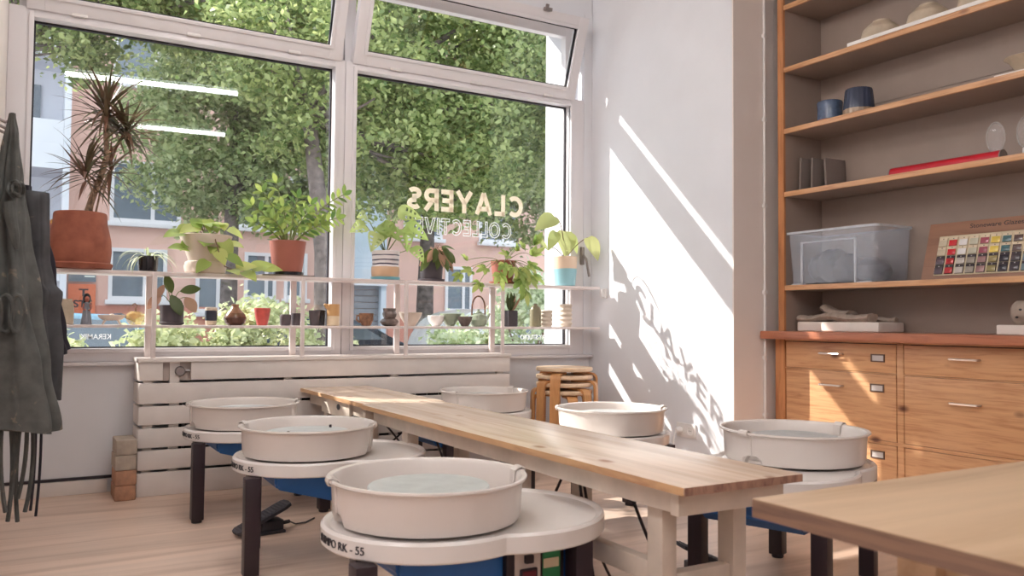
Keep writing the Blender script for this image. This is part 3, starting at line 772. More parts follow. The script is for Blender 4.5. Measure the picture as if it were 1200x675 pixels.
g = G(); g.tube([(0, 0, .064), (.0, 0, .082), (.006, 0, .094), (-.004, 0, .104), (-.014, 0, .098), (-.015, 0, .09)], .004, 8); g.obj('stem', M['ware_brown'], t)
# prayer plant in a dark pot (lower shelf)
t = thing('prayer_plant', 'patterned prayer plant in a matt charcoal pot on the lower shelf', 'plant', (.645, 4.50, ZL))
g = G(); vessel(g, [(.045, 0), (.058, .004), (.06, .013)], .005); g.obj('saucer', M['ware_charcoal'], t)
g = G(); vessel(g, [(.05, .006), (.055, .012), (.057, .098)], .006); g.obj('pot', M['ware_charcoal'], t); soil(.05, .085, t)
g, gp, gs = G(), G(), G()
for (p, d, l, w, pink) in (((-.01, -.03, .15), (.35, -.55, -.75), .12, .06, 0), ((.06, -.02, .14), (.3, -.5, -.5), .10, .06, 1), ((-.055, -.01, .15), (-.5, -.4, -.5), .1, .05, 1), ((-.04, 0, .20), (-.3, -.3, -.5), .08, .035, 1), ((0, .02, .16), (-.2, -.2, .6), .1, .05, 0), ((.04, .02, .17), (.8, -.2, .2), .1, .05, 0)):
    gs.tube(curve3((0, 0, .09), (p[0]*.5, 0, p[2]), p), .002, 5); (gp if pink else g).leaf(p, d, (0, -1, .3), l, w, 'oval', .4, .15, 7)
gs.obj('stems', M['stem'], t); g.obj('foliage', M['prayer'], t, smooth=60); tag(gp.obj('foliage', M['pinkleaf'], t, smooth=60), 'pink patterned leaves')
M['darkband'] = bands('cream_with_dark_band', [(0, S(206, 186, 160)), (.28, S(48, 50, 62)), (.86, S(216, 200, 182))], 2, 0, .09, .25)
ware('cup', 'cream cup with a dark blue glazed middle', 'cup', .835, [(.024, 0), (.027, .004), (.031, .06), (.029, .09)], M['darkband'])
M['onion'] = bands('layered_brown_glaze', [(0, S(88, 56, 44)), (.42, S(120, 84, 64)), (.6, S(160, 120, 96))], 2, 0, .11, .2)
ware('onion_vase', 'squat brown onion-shaped vase with a narrow neck', 'vase', .955, [(.035, 0), (.05, .012), (.058, .036), (.05, .056), (.026, .082), (.017, .098), (.020, .108)], M['onion'])
M['redgrid'] = M['ware_red']
ware('tapered_cup', 'coral red cup tapering to its base', 'cup', 1.095, [(.024, 0), (.028, .004), (.037, .05), (.043, .09)], M['redgrid'])
ware('small_cup', 'shorter dark grey cup left of the post', 'cup', 1.218, [(.024, 0), (.028, .005), (.030, .05), (.027, .058)], M['ware_dark'])
ware('small_cup', 'dark grey cup squeezed between the shorter cup and the post', 'cup', 1.287, [(.024, 0), (.026, .004), (.028, .066)], M['ware_dark'], y=4.54)
ware('tumbler', 'dark grey tumbler just right of the post', 'cup', 1.372, [(.022, 0), (.024, .004), (.031, .082)], M['ware_dark'], y=4.49)
o = ware('lattice_cup', 'ribbed black cup behind the dark tumbler', 'cup', 1.42, [(.024, 0), (.026, .004), (.03, .085)], M['ware_black'], y=4.545, n=48, wob=lambda a, z: 1+.03*math.cos(16*a))
t = thing('jug', 'tall two-tone tan and beige jug with a spout', 'jug', (1.482, 4.505, ZL), group='pottery on the lower window shelf')
M['jug'] = bands('tan_over_beige', [(0, S(226, 204, 172)), (.48, S(206, 160, 108))], 2, 0, .118, .5)
g = G(); vessel(g, [(.032, 0), (.035, .004), (.034, .06), (.035, .118)], .005); g.obj('body', M['jug'], t)
g = G(); g.tube([(-.03, 0, .098), (-.044, 0, .113), (-.052, 0, .118)], [.012, .010, .006], 10); g.obj('spout', M['jug'], t)
t = thing('marbled_mug', 'brown marbled mug with a ring handle', 'mug', (1.675, 4.505, ZL), group='pottery on the lower window shelf')
g = G(); vessel(g, [(.022, 0), (.028, .006), (.04, .035), (.041, .07)], .005); g.obj('body', M['ware_brown'], t)
g = G(); g.tube([(-.036, 0, .055), (-.055, 0, .058), (-.058, 0, .036), (-.044, 0, .024), (-.034, 0, .022)], .006, 8); g.obj('handle', M['ware_brown'], t)
ware('lumpy_pot', 'dark lumpy double-bulged pot', 'pot', 1.815, [(.03, 0), (.045, .008), (.052, .024), (.042, .038), (.03, .044), (.038, .056), (.042, .07), (.034, .084), (.036, .10)], M['lump'], wob=lambda a, z: 1+.05*math.sin(4*a+z*90)+.03*math.sin(7*a))
ware('bowl', 'wide cream bowl straddling the post', 'bowl', 1.945, [(.026, 0), (.03, .005), (.058, .05), (.068, .078)], M['cream'])
ware('bowl', 'small white bowl right of the cream bowl', 'bowl', 2.125, [(.022, 0), (.026, .006), (.045, .03), (.052, .062)], M['ware_white'], y=4.54)
ware('bowl', 'celadon green dish behind the white bowl', 'bowl', 2.225, [(.022, 0), (.026, .006), (.05, .04), (.066, .075)], M['celadon'], y=4.55)
ware('bowl', 'small brown bowl beside the celadon teapot', 'bowl', 2.285, [(.02, 0), (.024, .005), (.04, .036), (.046, .058)], M['lump'], y=4.475)
t = thing('teapot', 'celadon teapot with a tall arched handle', 'teapot', (2.40, 4.52, ZL), group='pottery on the lower window shelf')
g = G(); g.lathe([(0, 0), (.036, 0), (.05, .014), (.058, .04), (.05, .066), (.03, .08), (0, .084)], n=36); g.obj('body', M['celadon'], t)
g = G(); g.lathe([(0, .078), (.024, .082), (.02, .09), (.006, .094), (.008, .104), (0, .106)], n=24); g.obj('lid', M['celadon'], t)
g = G(); g.tube([(.046, 0, .04), (.066, 0, .058), (.078, 0, .08)], [.012, .009, .006], 10); g.obj('spout', M['celadon'], t)
g = G(); g.tube([(-.045, 0, .065)]+[(-.045*math.cos(a), 0, .11+.075*math.sin(a)) for a in [i*PI/12 for i in range(13)]]+[(.045, 0, .065)], .005, 8); g.obj('handle', M['ware_brown'], t)
t = thing('potted_croton', 'small plant with reddish tips in a square charcoal pot on the lower shelf', 'plant', (2.615, 4.50, ZL))
g = G(); g.box(-.034, .034, -.034, .034, 0, .10, .006); g.obj('pot', M['ware_charcoal'], t)
g = G()
for k in range(14):
    a = k*2.399; g.leaf((0.01*math.cos(a), .01*math.sin(a), .10), (math.cos(a)*.5, math.sin(a)*.5, 1), (math.cos(a), math.sin(a), .2), rr.uniform(.06, .12), .026, 'oval', .6, .2, 6)
g.obj('foliage', M['prayer'], t, smooth=60)
g = G(); g.leaf((.01, -.01, .10), (.45, -.2, .8), (0, -1, 0), .13, .018, 'blade', .2); g.leaf((.0, -.01, .10), (.2, -.3, .9), (0, -1, 0), .10, .016, 'blade', .2); tag(g.obj('foliage', M['pinkleaf'], t, smooth=60), 'reddish leaf tips')
ware('bottle', 'olive green bottle vase with a short pointed neck', 'vase', 2.80, [(.033, 0), (.036, .004), (.036, .105), (.028, .122), (.013, .135), (.012, .145)], M['ware_olive'])
rip = lambda n, r, h, a: [(r*.9, 0)]+[(r+a*(1 if i % 2 else -1), h*(i+.5)/n) for i in range(n)]+[(r, h)]
ware('rippled_cup', 'shorter pale rippled cup beside the olive bottle', 'cup', 2.885, rip(8, .036, .105, .004), M['ripple'])
ware('rippled_vase', 'taller pale rippled vase at the right end of the lower shelf', 'vase', 3.03, rip(10, .04, .145, .004), M['ripple'])

# ------------------------------------------------------------------ pottery wheels
REAR = [.275]
def outline(n=96, off=0.0):
    """keyhole deck: round round the pan, wider lobe behind"""
    pts = []
    for i in range(n):
        a = 2*PI*i/n; best = 0
        d = Vector((math.cos(a), math.sin(a))); o = Vector((.08, 0))
        for (cx, ax, ay) in ((0, .258, .258), (.195, REAR[0], .268)):
            ox, oy = (o.x-cx)/ax, o.y/ay; dx, dy = d.x/ax, d.y/ay
            A = dx*dx+dy*dy; B = 2*(ox*dx+oy*dy); Cc = ox*ox+oy*oy-1
            best = max(best, (-B+math.sqrt(B*B-4*A*Cc))/(2*A))
        best += off
        pts.append((o.x+d.x*best, d.y*best))
    return pts
DZ = .378
def pan_half(a0, a1, k, z0=DZ+.001):
    g = G(); n = 40; rings = []
    prof = [(.205, 0), (.221, .004), (.226, .02), (.2295, .09), (.231, .095), (.238, .0965), (.2415, .100), (.2405, .1045), (.236, .1055), (.229, .103), (.2235, .094), (.219, .02), (.205, .012)]
    for i in range(n+1):
        t = i/n; a = a0+(a1-a0)*t
        e = min((a-a0), (a1-a))
        lift = .030 if (e < .13 and k > 1) else (.030 if e < .22 and k <= 1 else 0)
        rings.append([Vector((r*k*math.cos(a), r*k*math.sin(a), z0+max(z, lift)*(1+.012*(k > 1)))) for r, z in prof])
    g.rings(rings); return g
def make_wheel(label, loc, rz, seam, group, fx=-.16):
    t = thing('pottery_wheel', label, 'pottery wheel', loc, rz, group)
    g = G(); o0, o1, o2, o3 = outline(off=-.004), outline(), outline(off=-.006), outline(off=-.014)
    R = lambda pts, z: [Vector((x, y, z)) for x, y in pts]
    g.rings([R(o3, DZ-.044), R(o0, DZ-.044), R(o1, DZ-.040), R(o1, DZ-.004), R(o2, DZ+.003), R(o3, DZ+.001), R(outline(off=-.022), DZ-.004)])
    dk = g.obj('deck', M['deck'], t)
    # curved lettering on the operator side
    r = .2592
    me = fit_text('SHIMPO RK - 55', math.radians(172), math.radians(213), DZ-.031, DZ-.013, lambda u, w, d: Vector(((r+d)*math.cos(u), (r+d)*math.sin(u), w)))
    link_mesh('lettering', me, M['ink'], dk, smooth=0)
    pa = pan_half(seam, seam+PI+.06, 1.0).obj('splash_pan', M['pan'], t)
    pb = pan_half(seam+PI-.09, seam+2*PI+.09, 1.022).obj('splash_pan', M['pan'], t)
    for sa in (seam, seam+PI):
        pf = [(.2175, .070), (.2195, .100), (.2275, .1065), (.236, .1095), (.2435, .107), (.2455, .1005), (.2425, .094), (.2365, .0925), (.2365, .0905), (.2445, .092), (.2475, .1005), (.245, .109), (.236, .112), (.2265, .109), (.2175, .102), (.2155, .070)]
        g = G(); g.rings([[Vector((q*1.012*math.cos(sa+k*.018), q*1.012*math.sin(sa+k*.018), DZ+.001+z*1.01)) for q, z in pf] for k in range(-4, 5)]); g.obj('rim_clip', M['pan'], t)
    g = G(); g.lathe([(.045, DZ+.014), (.21, DZ+.014), (.21, DZ+.004), (.045, DZ+.004)], n=48); g.obj('pan_floor', M['pan'], t)
    g = G(); g.lathe([(0, DZ+.080), (.146, DZ+.080), (.149, DZ+.077), (.149, DZ+.070), (.146, DZ+.067), (.05, DZ+.063), (.04, DZ+.02), (0, DZ+.02)], n=64)
    hd = g.obj('wheel_head', M['head'], t)
    g = G()
    for k in range(1, 5):
        rr_ = .028*k; g.lathe([(rr_, DZ+.0801), (rr_+.002, DZ+.0806), (rr_+.004, DZ+.0801)], n=64)
    g.obj('grooves', M['head'], hd)
    for (x, y) in ((-.222, -.150), (fx, .19), (.31, -.20), (.31, .20)):
        g = G(); g.box(x-.025, x+.025, y-.025, y+.025, .012, DZ-.045, .004); lg = g.obj('leg', M['black'], t)
        g = G(); g.lathe([(0, 0), (.02, 0), (.022, .004), (.02, .013), (0, .013)], c=(x, y, 0), n=16); g.obj('foot', M['black'], lg)
    # blue belly, shallow at the operator's end and deep at the back
    pr = [(-.15, DZ-.046), (-.15, DZ-.078), (-.14, DZ-.092), (.12, DZ-.165), (.34, DZ-.165), (.38, DZ-.13), (.38, DZ-.046)]
    g = G(); g.prism(pr, -.165, .165, M=Matrix.Rotation(PI/2, 4, 'X'))
    bmesh.ops.bevel(g.bm, geom=[e for e in g.bm.edges], offset=.008, segments=2, affect='EDGES')
    g.obj('motor_housing', M['blue'], t)
    g = G(); g.box(.115, .275, -.186, -.166, DZ-.165, DZ-.046, .003); g.obj('control_bracket', M['black'], t)
    g = G(); g.box(.135, .205, -.192, -.187, DZ-.155, DZ-.047, .002); cp = g.obj('control_panel', M['panel'], t)
    g = G(); g.box(.158, .180, -.204, -.192, DZ-.085, DZ-.065, .003); g.obj('toggle', M['black'], cp)
    g = G(); g.box(.146, .194, -.198, -.192, DZ-.135, DZ-.097, .004); tag(g.obj('switch_frame', M['black'], cp), None)
    g = G(); g.box(.152, .188, -.201, -.197, DZ-.130, DZ-.102, .003); g.obj('rocker_switch', M['red'], cp)
    g = G(); g.box(.213, .262, -.189, -.1865, DZ-.155, DZ-.047); st = tag(g.obj('rating_sticker', M['green'], t), 'green maker sticker')
    g = G(); g.box(.215, .258, -.1895, -.189, DZ-.105, DZ-.083); g.obj('text_field', M['sticker'], st)
    me = fit_text('Nidec', .226, .252, DZ-.064, DZ-.053, lambda u, w, d: Vector((u, -.1893-d, w)), bold=.01); link_mesh('lettering', me, M['inkw'], st, smooth=0)
    return t
wheels = [((.871, 1.891, 0), 0, 'pottery wheel nearest the camera, at the left of the long bench', 171, 'left'),
          ((.900, 3.00, 0), -.04, 'middle pottery wheel of the left row, with two pins on its head', 152, 'left'),
          ((.877, 3.898, 0), 0, 'farthest pottery wheel of the left row, by the slatted radiator cover', 178, 'left'),
          ((2.267, 3.004, 0), PI, 'pottery wheel right of the bench in front of the stacked stools', 155, 'right'),
          ((2.272, 1.985, .022), PI+.35, 'pottery wheel by the drawer chest, behind the bench end', 341, 'right'),
          ((2.187, 4.04, 0), PI, 'pottery wheel against the window wall left of the stacked stools', 20, 'right')]
W = []
for i, (loc, rz, lab, seam, gr) in enumerate(wheels):
    REAR[0] = .275 if i in (0, 4) else .24
    W.append(make_wheel(lab, loc, rz, math.radians(seam), 'pottery wheels', (-.10, -.15, -.16, -.16, -.16, -.16)[i]))
for (x, y) in ((-.085, -.065), (.10, .062)):
    g = G(); g.lathe([(0, DZ+.08), (.005, DZ+.08), (.005, DZ+.090), (0, DZ+.091)], c=(x, y, 0), n=12); g.obj('bat_pin', M['black'], W[1])
def sh(t, dz):   # the wheel by the chest stands on raised feet
    for ch in t.children:
        if ch.name.startswith('leg'):
            for f in ch.children: f.location.z = -dz
            g = ch
            me = ch.data.copy(); ch.data = me
            for v in me.vertices:
                if v.co.z < .1: v.co.z -= dz
sh(W[4], .022)

# foot pedals
def pedal(label, loc, rz):
    t = thing('foot_pedal', label, 'foot pedal', loc, rz, 'wheel foot pedals')
    g = G(); g.box(-.065, .075, -.045, .045, 0, .012, .004); g.box(-.02, .07, -.035, .035, .012, .052, .006); g.obj('base', M['pedal'], t)
    Rm = Matrix.Translation((-.005, 0, .058)) @ Matrix.Rotation(-.42, 4, 'Y')
    g = G(); pts = [(-.12, -.03), (-.105, -.046), (.09, -.05), (.115, -.038), (.12, 0), (.115, .038), (.09, .05), (-.105, .046), (-.12, .03)]
    g.prism(pts, 0, .012, M=Rm)
    pt = g.obj('treadle', M['pedal'], t)
    g = G()
    for k in range(15): x = -.105+k*.0145; g.box(x, x+.006, -.04, .04, .0122, .015, M=Rm)
    g.obj('rubber_tread', M['rubber'], pt)
    g = G(); g.tube([(.07, 0, .03), (.11, .01, .03)], .008, 8); g.tube([(.11, .01, .03), (.15, .04, .008), (.2, .05, .006), (.26, .10, .006)], .0035, 6); g.obj('cable', M['cord'], t)
    return t
pedal('dark foot pedal on the floor under the middle left wheel', (.86, 3.44, 0), .12)
pedal('dark foot pedal on the floor beyond the near end of the bench', (2.03, 2.15, 0), 2.85)

# ------------------------------------------------------------------ benches
def bench(label, loc, L, legs, drawer=False):
    t = thing('work_bench', label, 'bench', loc, 0, 'work benches')
    W_ = .375; top = .50
    g = G(); g.box(0, W_, 0, L, top-.020, top, .003); tp_ = g.obj('bench_top', M['bench'], t)
    g = G(); g.box(.001, W_-.001, -.0015, -.0002, top-.019, top-.001); g.obj('end_grain', M['endgrain'], tp_)
    g = G(); g.box(-.0015, -.0002, .001, L-.001, top-.019, top-.001); g.obj('edge_band', M['benchedge'], tp_)
    for (x, nm) in ((.035, 'side_apron'), (W_-.057, 'side_apron')):
        g = G(); g.box(x, x+.022, .07, L-.05, top-.074, top-.0205, .002); g.obj(nm, M['benchleg'], t)
    g = G(); g.box(.02, W_-.02, .04, .068, top-.074, top-.0205, .002); g.obj('end_apron', M['benchleg'], t)
    for y in legs:
        for x in (.058, W_-.088):
            g = G(); g.box(x, x+.045, y, y+.055, 0, top-.0205, .003); g.obj('leg', M['benchleg'], t)
        if y in (legs[0], legs[-1]):
            g = G(); g.box(.1035, W_-.0885, y+.01, y+.045, .215, .26, .003); g.obj('cross_rail', M['benchleg'], t)
    g = G(); g.box(.04, .085, legs[0]+.055, legs[-1], .165, .21, .003) if False else g.box(.064, .098, legs[0]+.056, legs[-1]-.001, .235, .285, .003); g.obj('stretcher', M['benchleg'], t)
    if drawer:
        g = G(); g.box(.020, .034, .25, .66, top-.095, top-.024, .003); d = g.obj('drawer', M['benchleg'], t)
        g = G(); g.lathe([(0, 0), (.022, 0), (.022, .002), (0, .002)], n=24, a0=0, M=Matrix.Translation((.0195, .40, top-.050)) @ Matrix.Rotation(-PI/2, 4, 'Y'), sx=.62); tag(g.obj('finger_hole', M['ink'], d), 'half-round dark finger hole')
    return t
bench('long pale pine bench running between the two rows of wheels', (1.255, 1.40, 0), 2.015, [.14, .80, 1.655])
bench('shorter pine bench continuing to the radiator cover, with a small drawer', (1.272, 3.425, 0), .955, [.175, .685], True)

# hanging power cords under the benches
rc2 = random.Random(9)
cords = [((1.40, 1.78), (1.50, 1.66), .10, 'black cord hanging under the near end of the bench'), ((1.42, 2.02), (1.62, 2.15), .06, 'black cord crossing under the bench beside the nearest wheel'),
         ((1.50, 2.20), (1.36, 2.30), .05, 'black cord looping under the bench behind the nearest wheel'), ((1.40, 2.42), (1.58, 2.62), .08, 'black cord dangling in front of the blue housing'),
         ((1.55, 2.55), (1.40, 2.72), .05, 'black cord crossing before the blue housing'), ((1.38, 2.95), (1.60, 3.05), .05, 'black cord hanging at the middle of the bench'),
         ((1.36, 3.46), (1.58, 3.62), .18, 'black cord crossing beneath the join of the benches'), ((1.56, 3.48), (1.38, 3.66), .18, 'second crossing cord beneath the join of the benches'),
         ((1.36, 1.95), (1.34, 1.80), .03, 'black cord falling beside the nearest wheel deck')]
for (a, b, z, lab) in cords:
    g = G(); ax, ay = a; bx, by = b
    p = curve3((ax, ay, .425), ((ax+bx)/2+rc2.uniform(-.05, .05), (ay+by)/2, z+.12), (bx, by, z), 10)
    q = curve3((bx, by, z), (bx+.02, by+.03, .006), (bx+.12, by+.1, .006), 8)
    g.tube(p+q[1:], .0045, 7)
    g.box(ax-.012, ax+.012, ay-.008, ay+.008, .42, .4255)
    w = min(W, key=lambda q: (Vector(q.location)-Vector(((ax+bx)/2, (ay+by)/2, 0))).length)
    bmesh.ops.transform(g.bm, matrix=(Matrix.Translation(w.location) @ Matrix.Rotation(w.rotation_euler.z, 4, 'Z')).inverted(), verts=g.bm.verts)
    g.obj('power_cord', M['cord'], w)

# foreground worktop
t = thing('plywood_table', 'plywood worktable in the near right foreground', 'table', (.945, .905, 0))
g = G(); g.box(0, 1.55, -1.2, 0, .572, .60, .002); tp = g.obj('table_top', M['ply'], t)
g = G(); g.box(-.0015, -.0002, -1.199, -.001, .5725, .5985); g.box(.001, 1.549, .0002, .0015, .5725, .5985); g.obj('ply_edge', M['plyedge'], tp)
for (x, y) in ((.155, -.18), (1.4, -.18), (1.4, -1.1), (.155, -1.1)):
    g = G(); g.box(x-.03, x+.03, y-.03, y+.03, 0, .5715, .003); g.obj('leg', M['ply'], t)
for (a, b, c, d) in ((.143, .167, -1.069, -.211), (.186, 1.369, -.192, -.168)):
    g = G(); g.box(a, b, c, d, .50, .5715, .002); g.obj('apron', M['ply'], t)

# ------------------------------------------------------------------ stacked stools
def stool(label, z, rz):
    t = thing('stacking_stool', label, 'stool', (2.885, 4.30, z), rz, 'stacked stools')
    g = G(); g.lathe([(0, .42), (.168, .42), (.174, .426), (.174, .439), (.170, .444), (0, .444)], n=48); g.obj('seat', M['stoolseat'], t)
    for k in range(3):
        a = 2*PI*k/3; d = Vector((math.cos(a), math.sin(a), 0)); s_ = Vector((-d.y, d.x, 0))
        path = [(.05, .413), (.155, .413), (.182, .408), (.199, .394), (.205, .372), (.207, .30), (.209, .15), (.211, 0)]
        inn = [(.05, .400), (.152, .400), (.174, .396), (.187, .386), (.192, .368), (.194, .30), (.196, .15), (.198, 0)]
        g = G(); rings = []
        for (r, z_), (r2, z2) in zip(path, inn):
            rings.append([d*r+s_*.030+Vector((0, 0, z_)), d*r-s_*.030+Vector((0, 0, z_)), d*r2-s_*.030+Vector((0, 0, z2)), d*r2+s_*.030+Vector((0, 0, z2))])
        g.rings(rings); g.obj('leg', M['stoolwood'], t, smooth=40)
for i, (lab, rz) in enumerate((('bentwood stool at the bottom of the stack', .2), ('second bentwood stool of the stack', .2+.5), ('third bentwood stool of the stack', .2+1.05), ('bentwood stool on top of the stack in the corner', .2+1.55))):
    stool(lab, i*.046-.046*0, rz)

# ------------------------------------------------------------------ wall fittings
cd = thing('conduit', 'thin white vertical conduit with clips on the wall beside the shelves', 'conduit', (3.525, 3.279, 0))
g = G(); g.tube([(0, 0, .0), (0, 0, 3.1)], .008, 10); g.obj('pipe', M['socket'], cd)
for z in (.35, .66, 1.02, 1.5, 1.98, 2.45):
    g = G(); g.box(-.013, .013, -.010, .0085, z, z+.022, .003); g.obj('clip', M['socket'], cd)
sk = thing('wall_socket', 'double white wall socket on the sunlit wall', 'socket', (3.2995, 3.655, .245))
g = G(); g.box(-.012, 0, -.078, .078, -.040, .040, .004); g.obj('plate', M['socket'], sk)
for y in (-.037, .037):
    g = G(); g.lathe([(.026, -.0001), (.026, .004), (.019, .004), (.018, -.005), (0, -.005)], n=28, M=Matrix.Translation((-.012, y, 0)) @ Matrix.Rotation(-PI/2, 4, 'Y')); oo = g.obj('outlet', M['socket'], sk)
g = G()
for s_ in (-.006, .006): g.lathe([(0, 0), (.0024, 0), (.0024, .001), (0, .001)], n=10, M=Matrix.Translation((-.0125, -.037+s_, 0)) @ Matrix.Rotation(-PI/2, 4, 'Y'))
g.obj('pin_holes', M['ink'], sk)
pl = thing('power_plug', 'white plug with cord in the wall socket', 'plug', (3.283, 3.692, .245))
g = G(); g.lathe([(0, 0), (.019, 0), (.018, .02), (.010, .034), (0, .035)], n=20, M=Matrix.Rotation(-PI/2, 4, 'Y')); g.obj('plug_body', M['socket'], pl)
g = G(); g.tube([(-.03, 0, 0), (-.045, .004, -.03), (-.04, .02, -.12), (-.03, .03, -.2), (-.03, .05, -.24)], .004, 8); g.obj('cable', M['socket'], pl)
g = G(); g.box(-.038, 0, -.014, .014, -.022, .026, .004); g.box(-.018, 0, -.022, .022, -.03, .034, .004); tag(g.obj('blind_bracket', M['socket'], loc=(3.2995, 4.44, 1.045)), 'small white bracket on the sunlit wall beside the rack', 'bracket')

# ------------------------------------------------------------------ shelves and drawers on the right
CX, CB = 3.55, 3.86
YL, YR = 3.203, 1.02
su = thing('shelf_unit', 'tall open shelf unit with orange pine edges and beige painted inside', 'shelves', (CX, YL, .82))
def sp(nm, gg, mt): bmesh.ops.translate(gg.bm, verts=gg.bm.verts, vec=-Vector(su.location)); return gg.obj(nm, mt, su)
shz = [1.066, 1.5735, 1.918, 2.255, 2.60]
for (ya, yb) in ((YL-.040, YL), (YR, YR+.04)):
    gg = G(); gg.box(CX, CB, ya+.002, yb-.001, .8205, 3.05); sp('side_panel', gg, M['paintshelf'])
    gg = G(); gg.box(CX-.004, CX+.012, ya, yb, .8205, 3.05, .002); sp('front_post', gg, M['pinev'])
gg = G(); gg.box(CB-.012, CB, YR+.04, YL-.041, .8205, 2.02); gg.box(CB-.012, CB, YR+.04, YL-.041, 2.022, 3.05); gg.box(CB-.014, CB-.012, YR+.04, YL-.041, .947, .949); sp('back_panel', gg, M['paintshelf'])
gg = G(); gg.box(CX, CB, YR, YL, 3.05, 3.075); sp('top_board', gg, M['paintshelf'])
for z in shz:
    gg = G(); gg.box(CX+.012, CB-.0145, YR+.04, YL-.0405, z-.026, z-.0005, 0); s0 = sp('shelf_board', gg, M['paintshelf'])
    gg = G(); gg.box(CX-.002, CX+.012, YR+.04, YL-.041, z-.027, z, .002); bmesh.ops.translate(gg.bm, verts=gg.bm.verts, vec=-Vector(su.location)); gg.obj('pine_edge', M['pine'], s0)
ct = G(); ct.box(3.478, CB+.01, YR-.05, 3.277, .776, .8200, .012, 3); tag(ct.obj('counter_top', M['counter']), 'thick reddish pine counter running along the drawer chest', 'worktop')
dc = thing('drawer_chest', 'orange pine chest of drawers beneath the reddish counter', 'chest of drawers', (3.56, 3.235, 0))
def dp(nm, gg, mt, par=None): bmesh.ops.translate(gg.bm, verts=gg.bm.verts, vec=-Vector(dc.location)); return gg.obj(nm, mt, par or dc)
colsY = [(3.164, 2.506), (2.464, 1.806), (1.764, 1.106)]
rowsZ = [(.628, .764), (.306, .620), (.045, .286)]
for (a, b) in ((3.170, 3.235), (1.03, 1.10)):
    gg = G(); gg.box(3.556, CB, a, b, 0, .7755, .003); dp('side_panel', gg, M['pinev'])
gg = G()
for y in (2.468, 1.768): gg.box(3.561, CB, y, y+.034, 0, .7755, .002)
gg.box(3.561, CB, 1.10, 3.17, .764+.004, .7755); gg.box(3.561, CB, 1.10, 3.17, 0, .041); dp('carcass', gg, M['pine'])
gg = G(); gg.box(3.5605, 3.60, 1.10, 3.17, .288, .3045, .001); gg.box(3.5605, 3.60, 1.10, 3.17, .6215, .6265, .001); dp('rail', gg, M['pine'])
gg = G(); gg.box(3.62, 3.63, 1.10, 3.17, .04, .77); dp('back_board', gg, M['ink'])
for ci, (ya, yb) in enumerate(colsY):
    for ri, (za, zb) in enumerate(rowsZ):
        gg = G(); gg.box(3.560, 3.58, yb, ya, za, zb, .003); d = dp('drawer', gg, M['pine'])
        yc = (ya+yb)/2+.03; zh = zb-(.055 if ri == 0 else .105 if ci else .07)
        gg = G(); gg.tube([(3.56, yc-.063, zh), (3.535, yc-.063, zh), (3.532, yc-.06, zh), (3.532, yc+.06, zh), (3.535, yc+.063, zh), (3.56, yc+.063, zh)], .005, 8); dp('handle', gg, M['nickel'], d)
        if ci == 0:
            yl, zl = yb+.095 if ri == 0 else yb+.10, (zb-.066 if ri == 0 else zb-.066 if ri == 1 else zb-.05)
            gg = G(); frame = [(yl-.038, yl+.038, zl-.019, zl-.013), (yl-.038, yl+.038, zl+.013, zl+.019), (yl-.038, yl-.031, zl-.019, zl+.019), (yl+.031, yl+.038, zl-.019, zl+.019)]
            for (a, b, c, e) in frame: gg.box(3.555, 3.5598, a, b, c, e, .001)
            lf = dp('label_holder', gg, M['brass'], d)
            gg = G(); gg.box(3.558, 3.5597, yl-.031, yl+.031, zl-.013, zl+.013); dp('label_card', gg, M['paper'], d)

# things on the shelves -------------------------------------------------
def place(o, loc, rz=0): o.location = loc; o.rotation_euler = (0, 0, rz); return o
Z1, Z2, Z3, Z4 = shz[0]+.0005, shz[1]+.0005, shz[2]+.0005, shz[3]+.0005
# plastic tub on the bottom shelf
t = thing('plastic_tub', 'milky plastic storage tub of grey clay bags', 'storage box', (3.545, 3.15, Z1))
def tub_ring(z, k, inset=0):
    x0, x1, y0, y1 = .015-k*.0+inset, .295-inset, -.55+.02-k+inset, -.02+k-inset
    x0 -= k*.5; r = .03
    pts = []
    for (cx, cy, a0) in ((x1-r, y1-r, 0), (x0+r, y1-r, PI/2), (x0+r, y0+r, PI), (x1-r, y0+r, 1.5*PI)):
        for i in range(6): a = a0+i/5*PI/2; pts.append(Vector((cx+r*math.cos(a), cy+r*math.sin(a), z)))
    return pts
g = G(); g.rings([tub_ring(.004, 0), tub_ring(.275, .02)], cap0=True, cap1=False); g.rings([tub_ring(.008, 0, .004), tub_ring(.274, .02, .004)], cap0=True, cap1=False); g.obj('tub_body', M['tub'], t)
g = G(); g.rings([tub_ring(.271, .030), tub_ring(.283, .030), tub_ring(.283, .018), tub_ring(.274, .018)], False, False)
for y in (-.43, -.10): g.box(.006, .014, y-.006, y+.006, .0, .225, .002)
g.box(.008, .013, -.43, -.10, .217, .225); g.box(.01, .04, -.52, -.43, .0, .006); g.box(.01, .04, -.10, -.03, 0, .006)
g.obj('rim', M['tubedge'], t)
ob = thing('clay_bag', 'grey plastic bags of clay inside the milky tub', 'bag', (3.70, 2.85, Z1+.009), kind=None)
g = G()
for (x, y, r, h) in ((0, .16, .09, .17), (-.01, .02, .10, .15), (.0, -.12, .085, .12), (-.04, .08, .08, .18)):
    g.ball((x, y, h*.5), r, (1, 1.1, h*.5/r), 20)
for v in g.bm.verts: v.co += Vector((rng.normal(0, .003), rng.normal(0, .003), rng.normal(0, .003))); v.co.z = max(v.co.z, 0)
g.obj('bag', M['bag'], ob)
# glaze test board
tb = thing('glaze_test_board', 'wooden board of glaze test tiles leaning on the bottom shelf', 'test board', (3.685, 2.455, Z1+.002))
LEAN = Matrix.Rotation(.30, 4, 'Y')
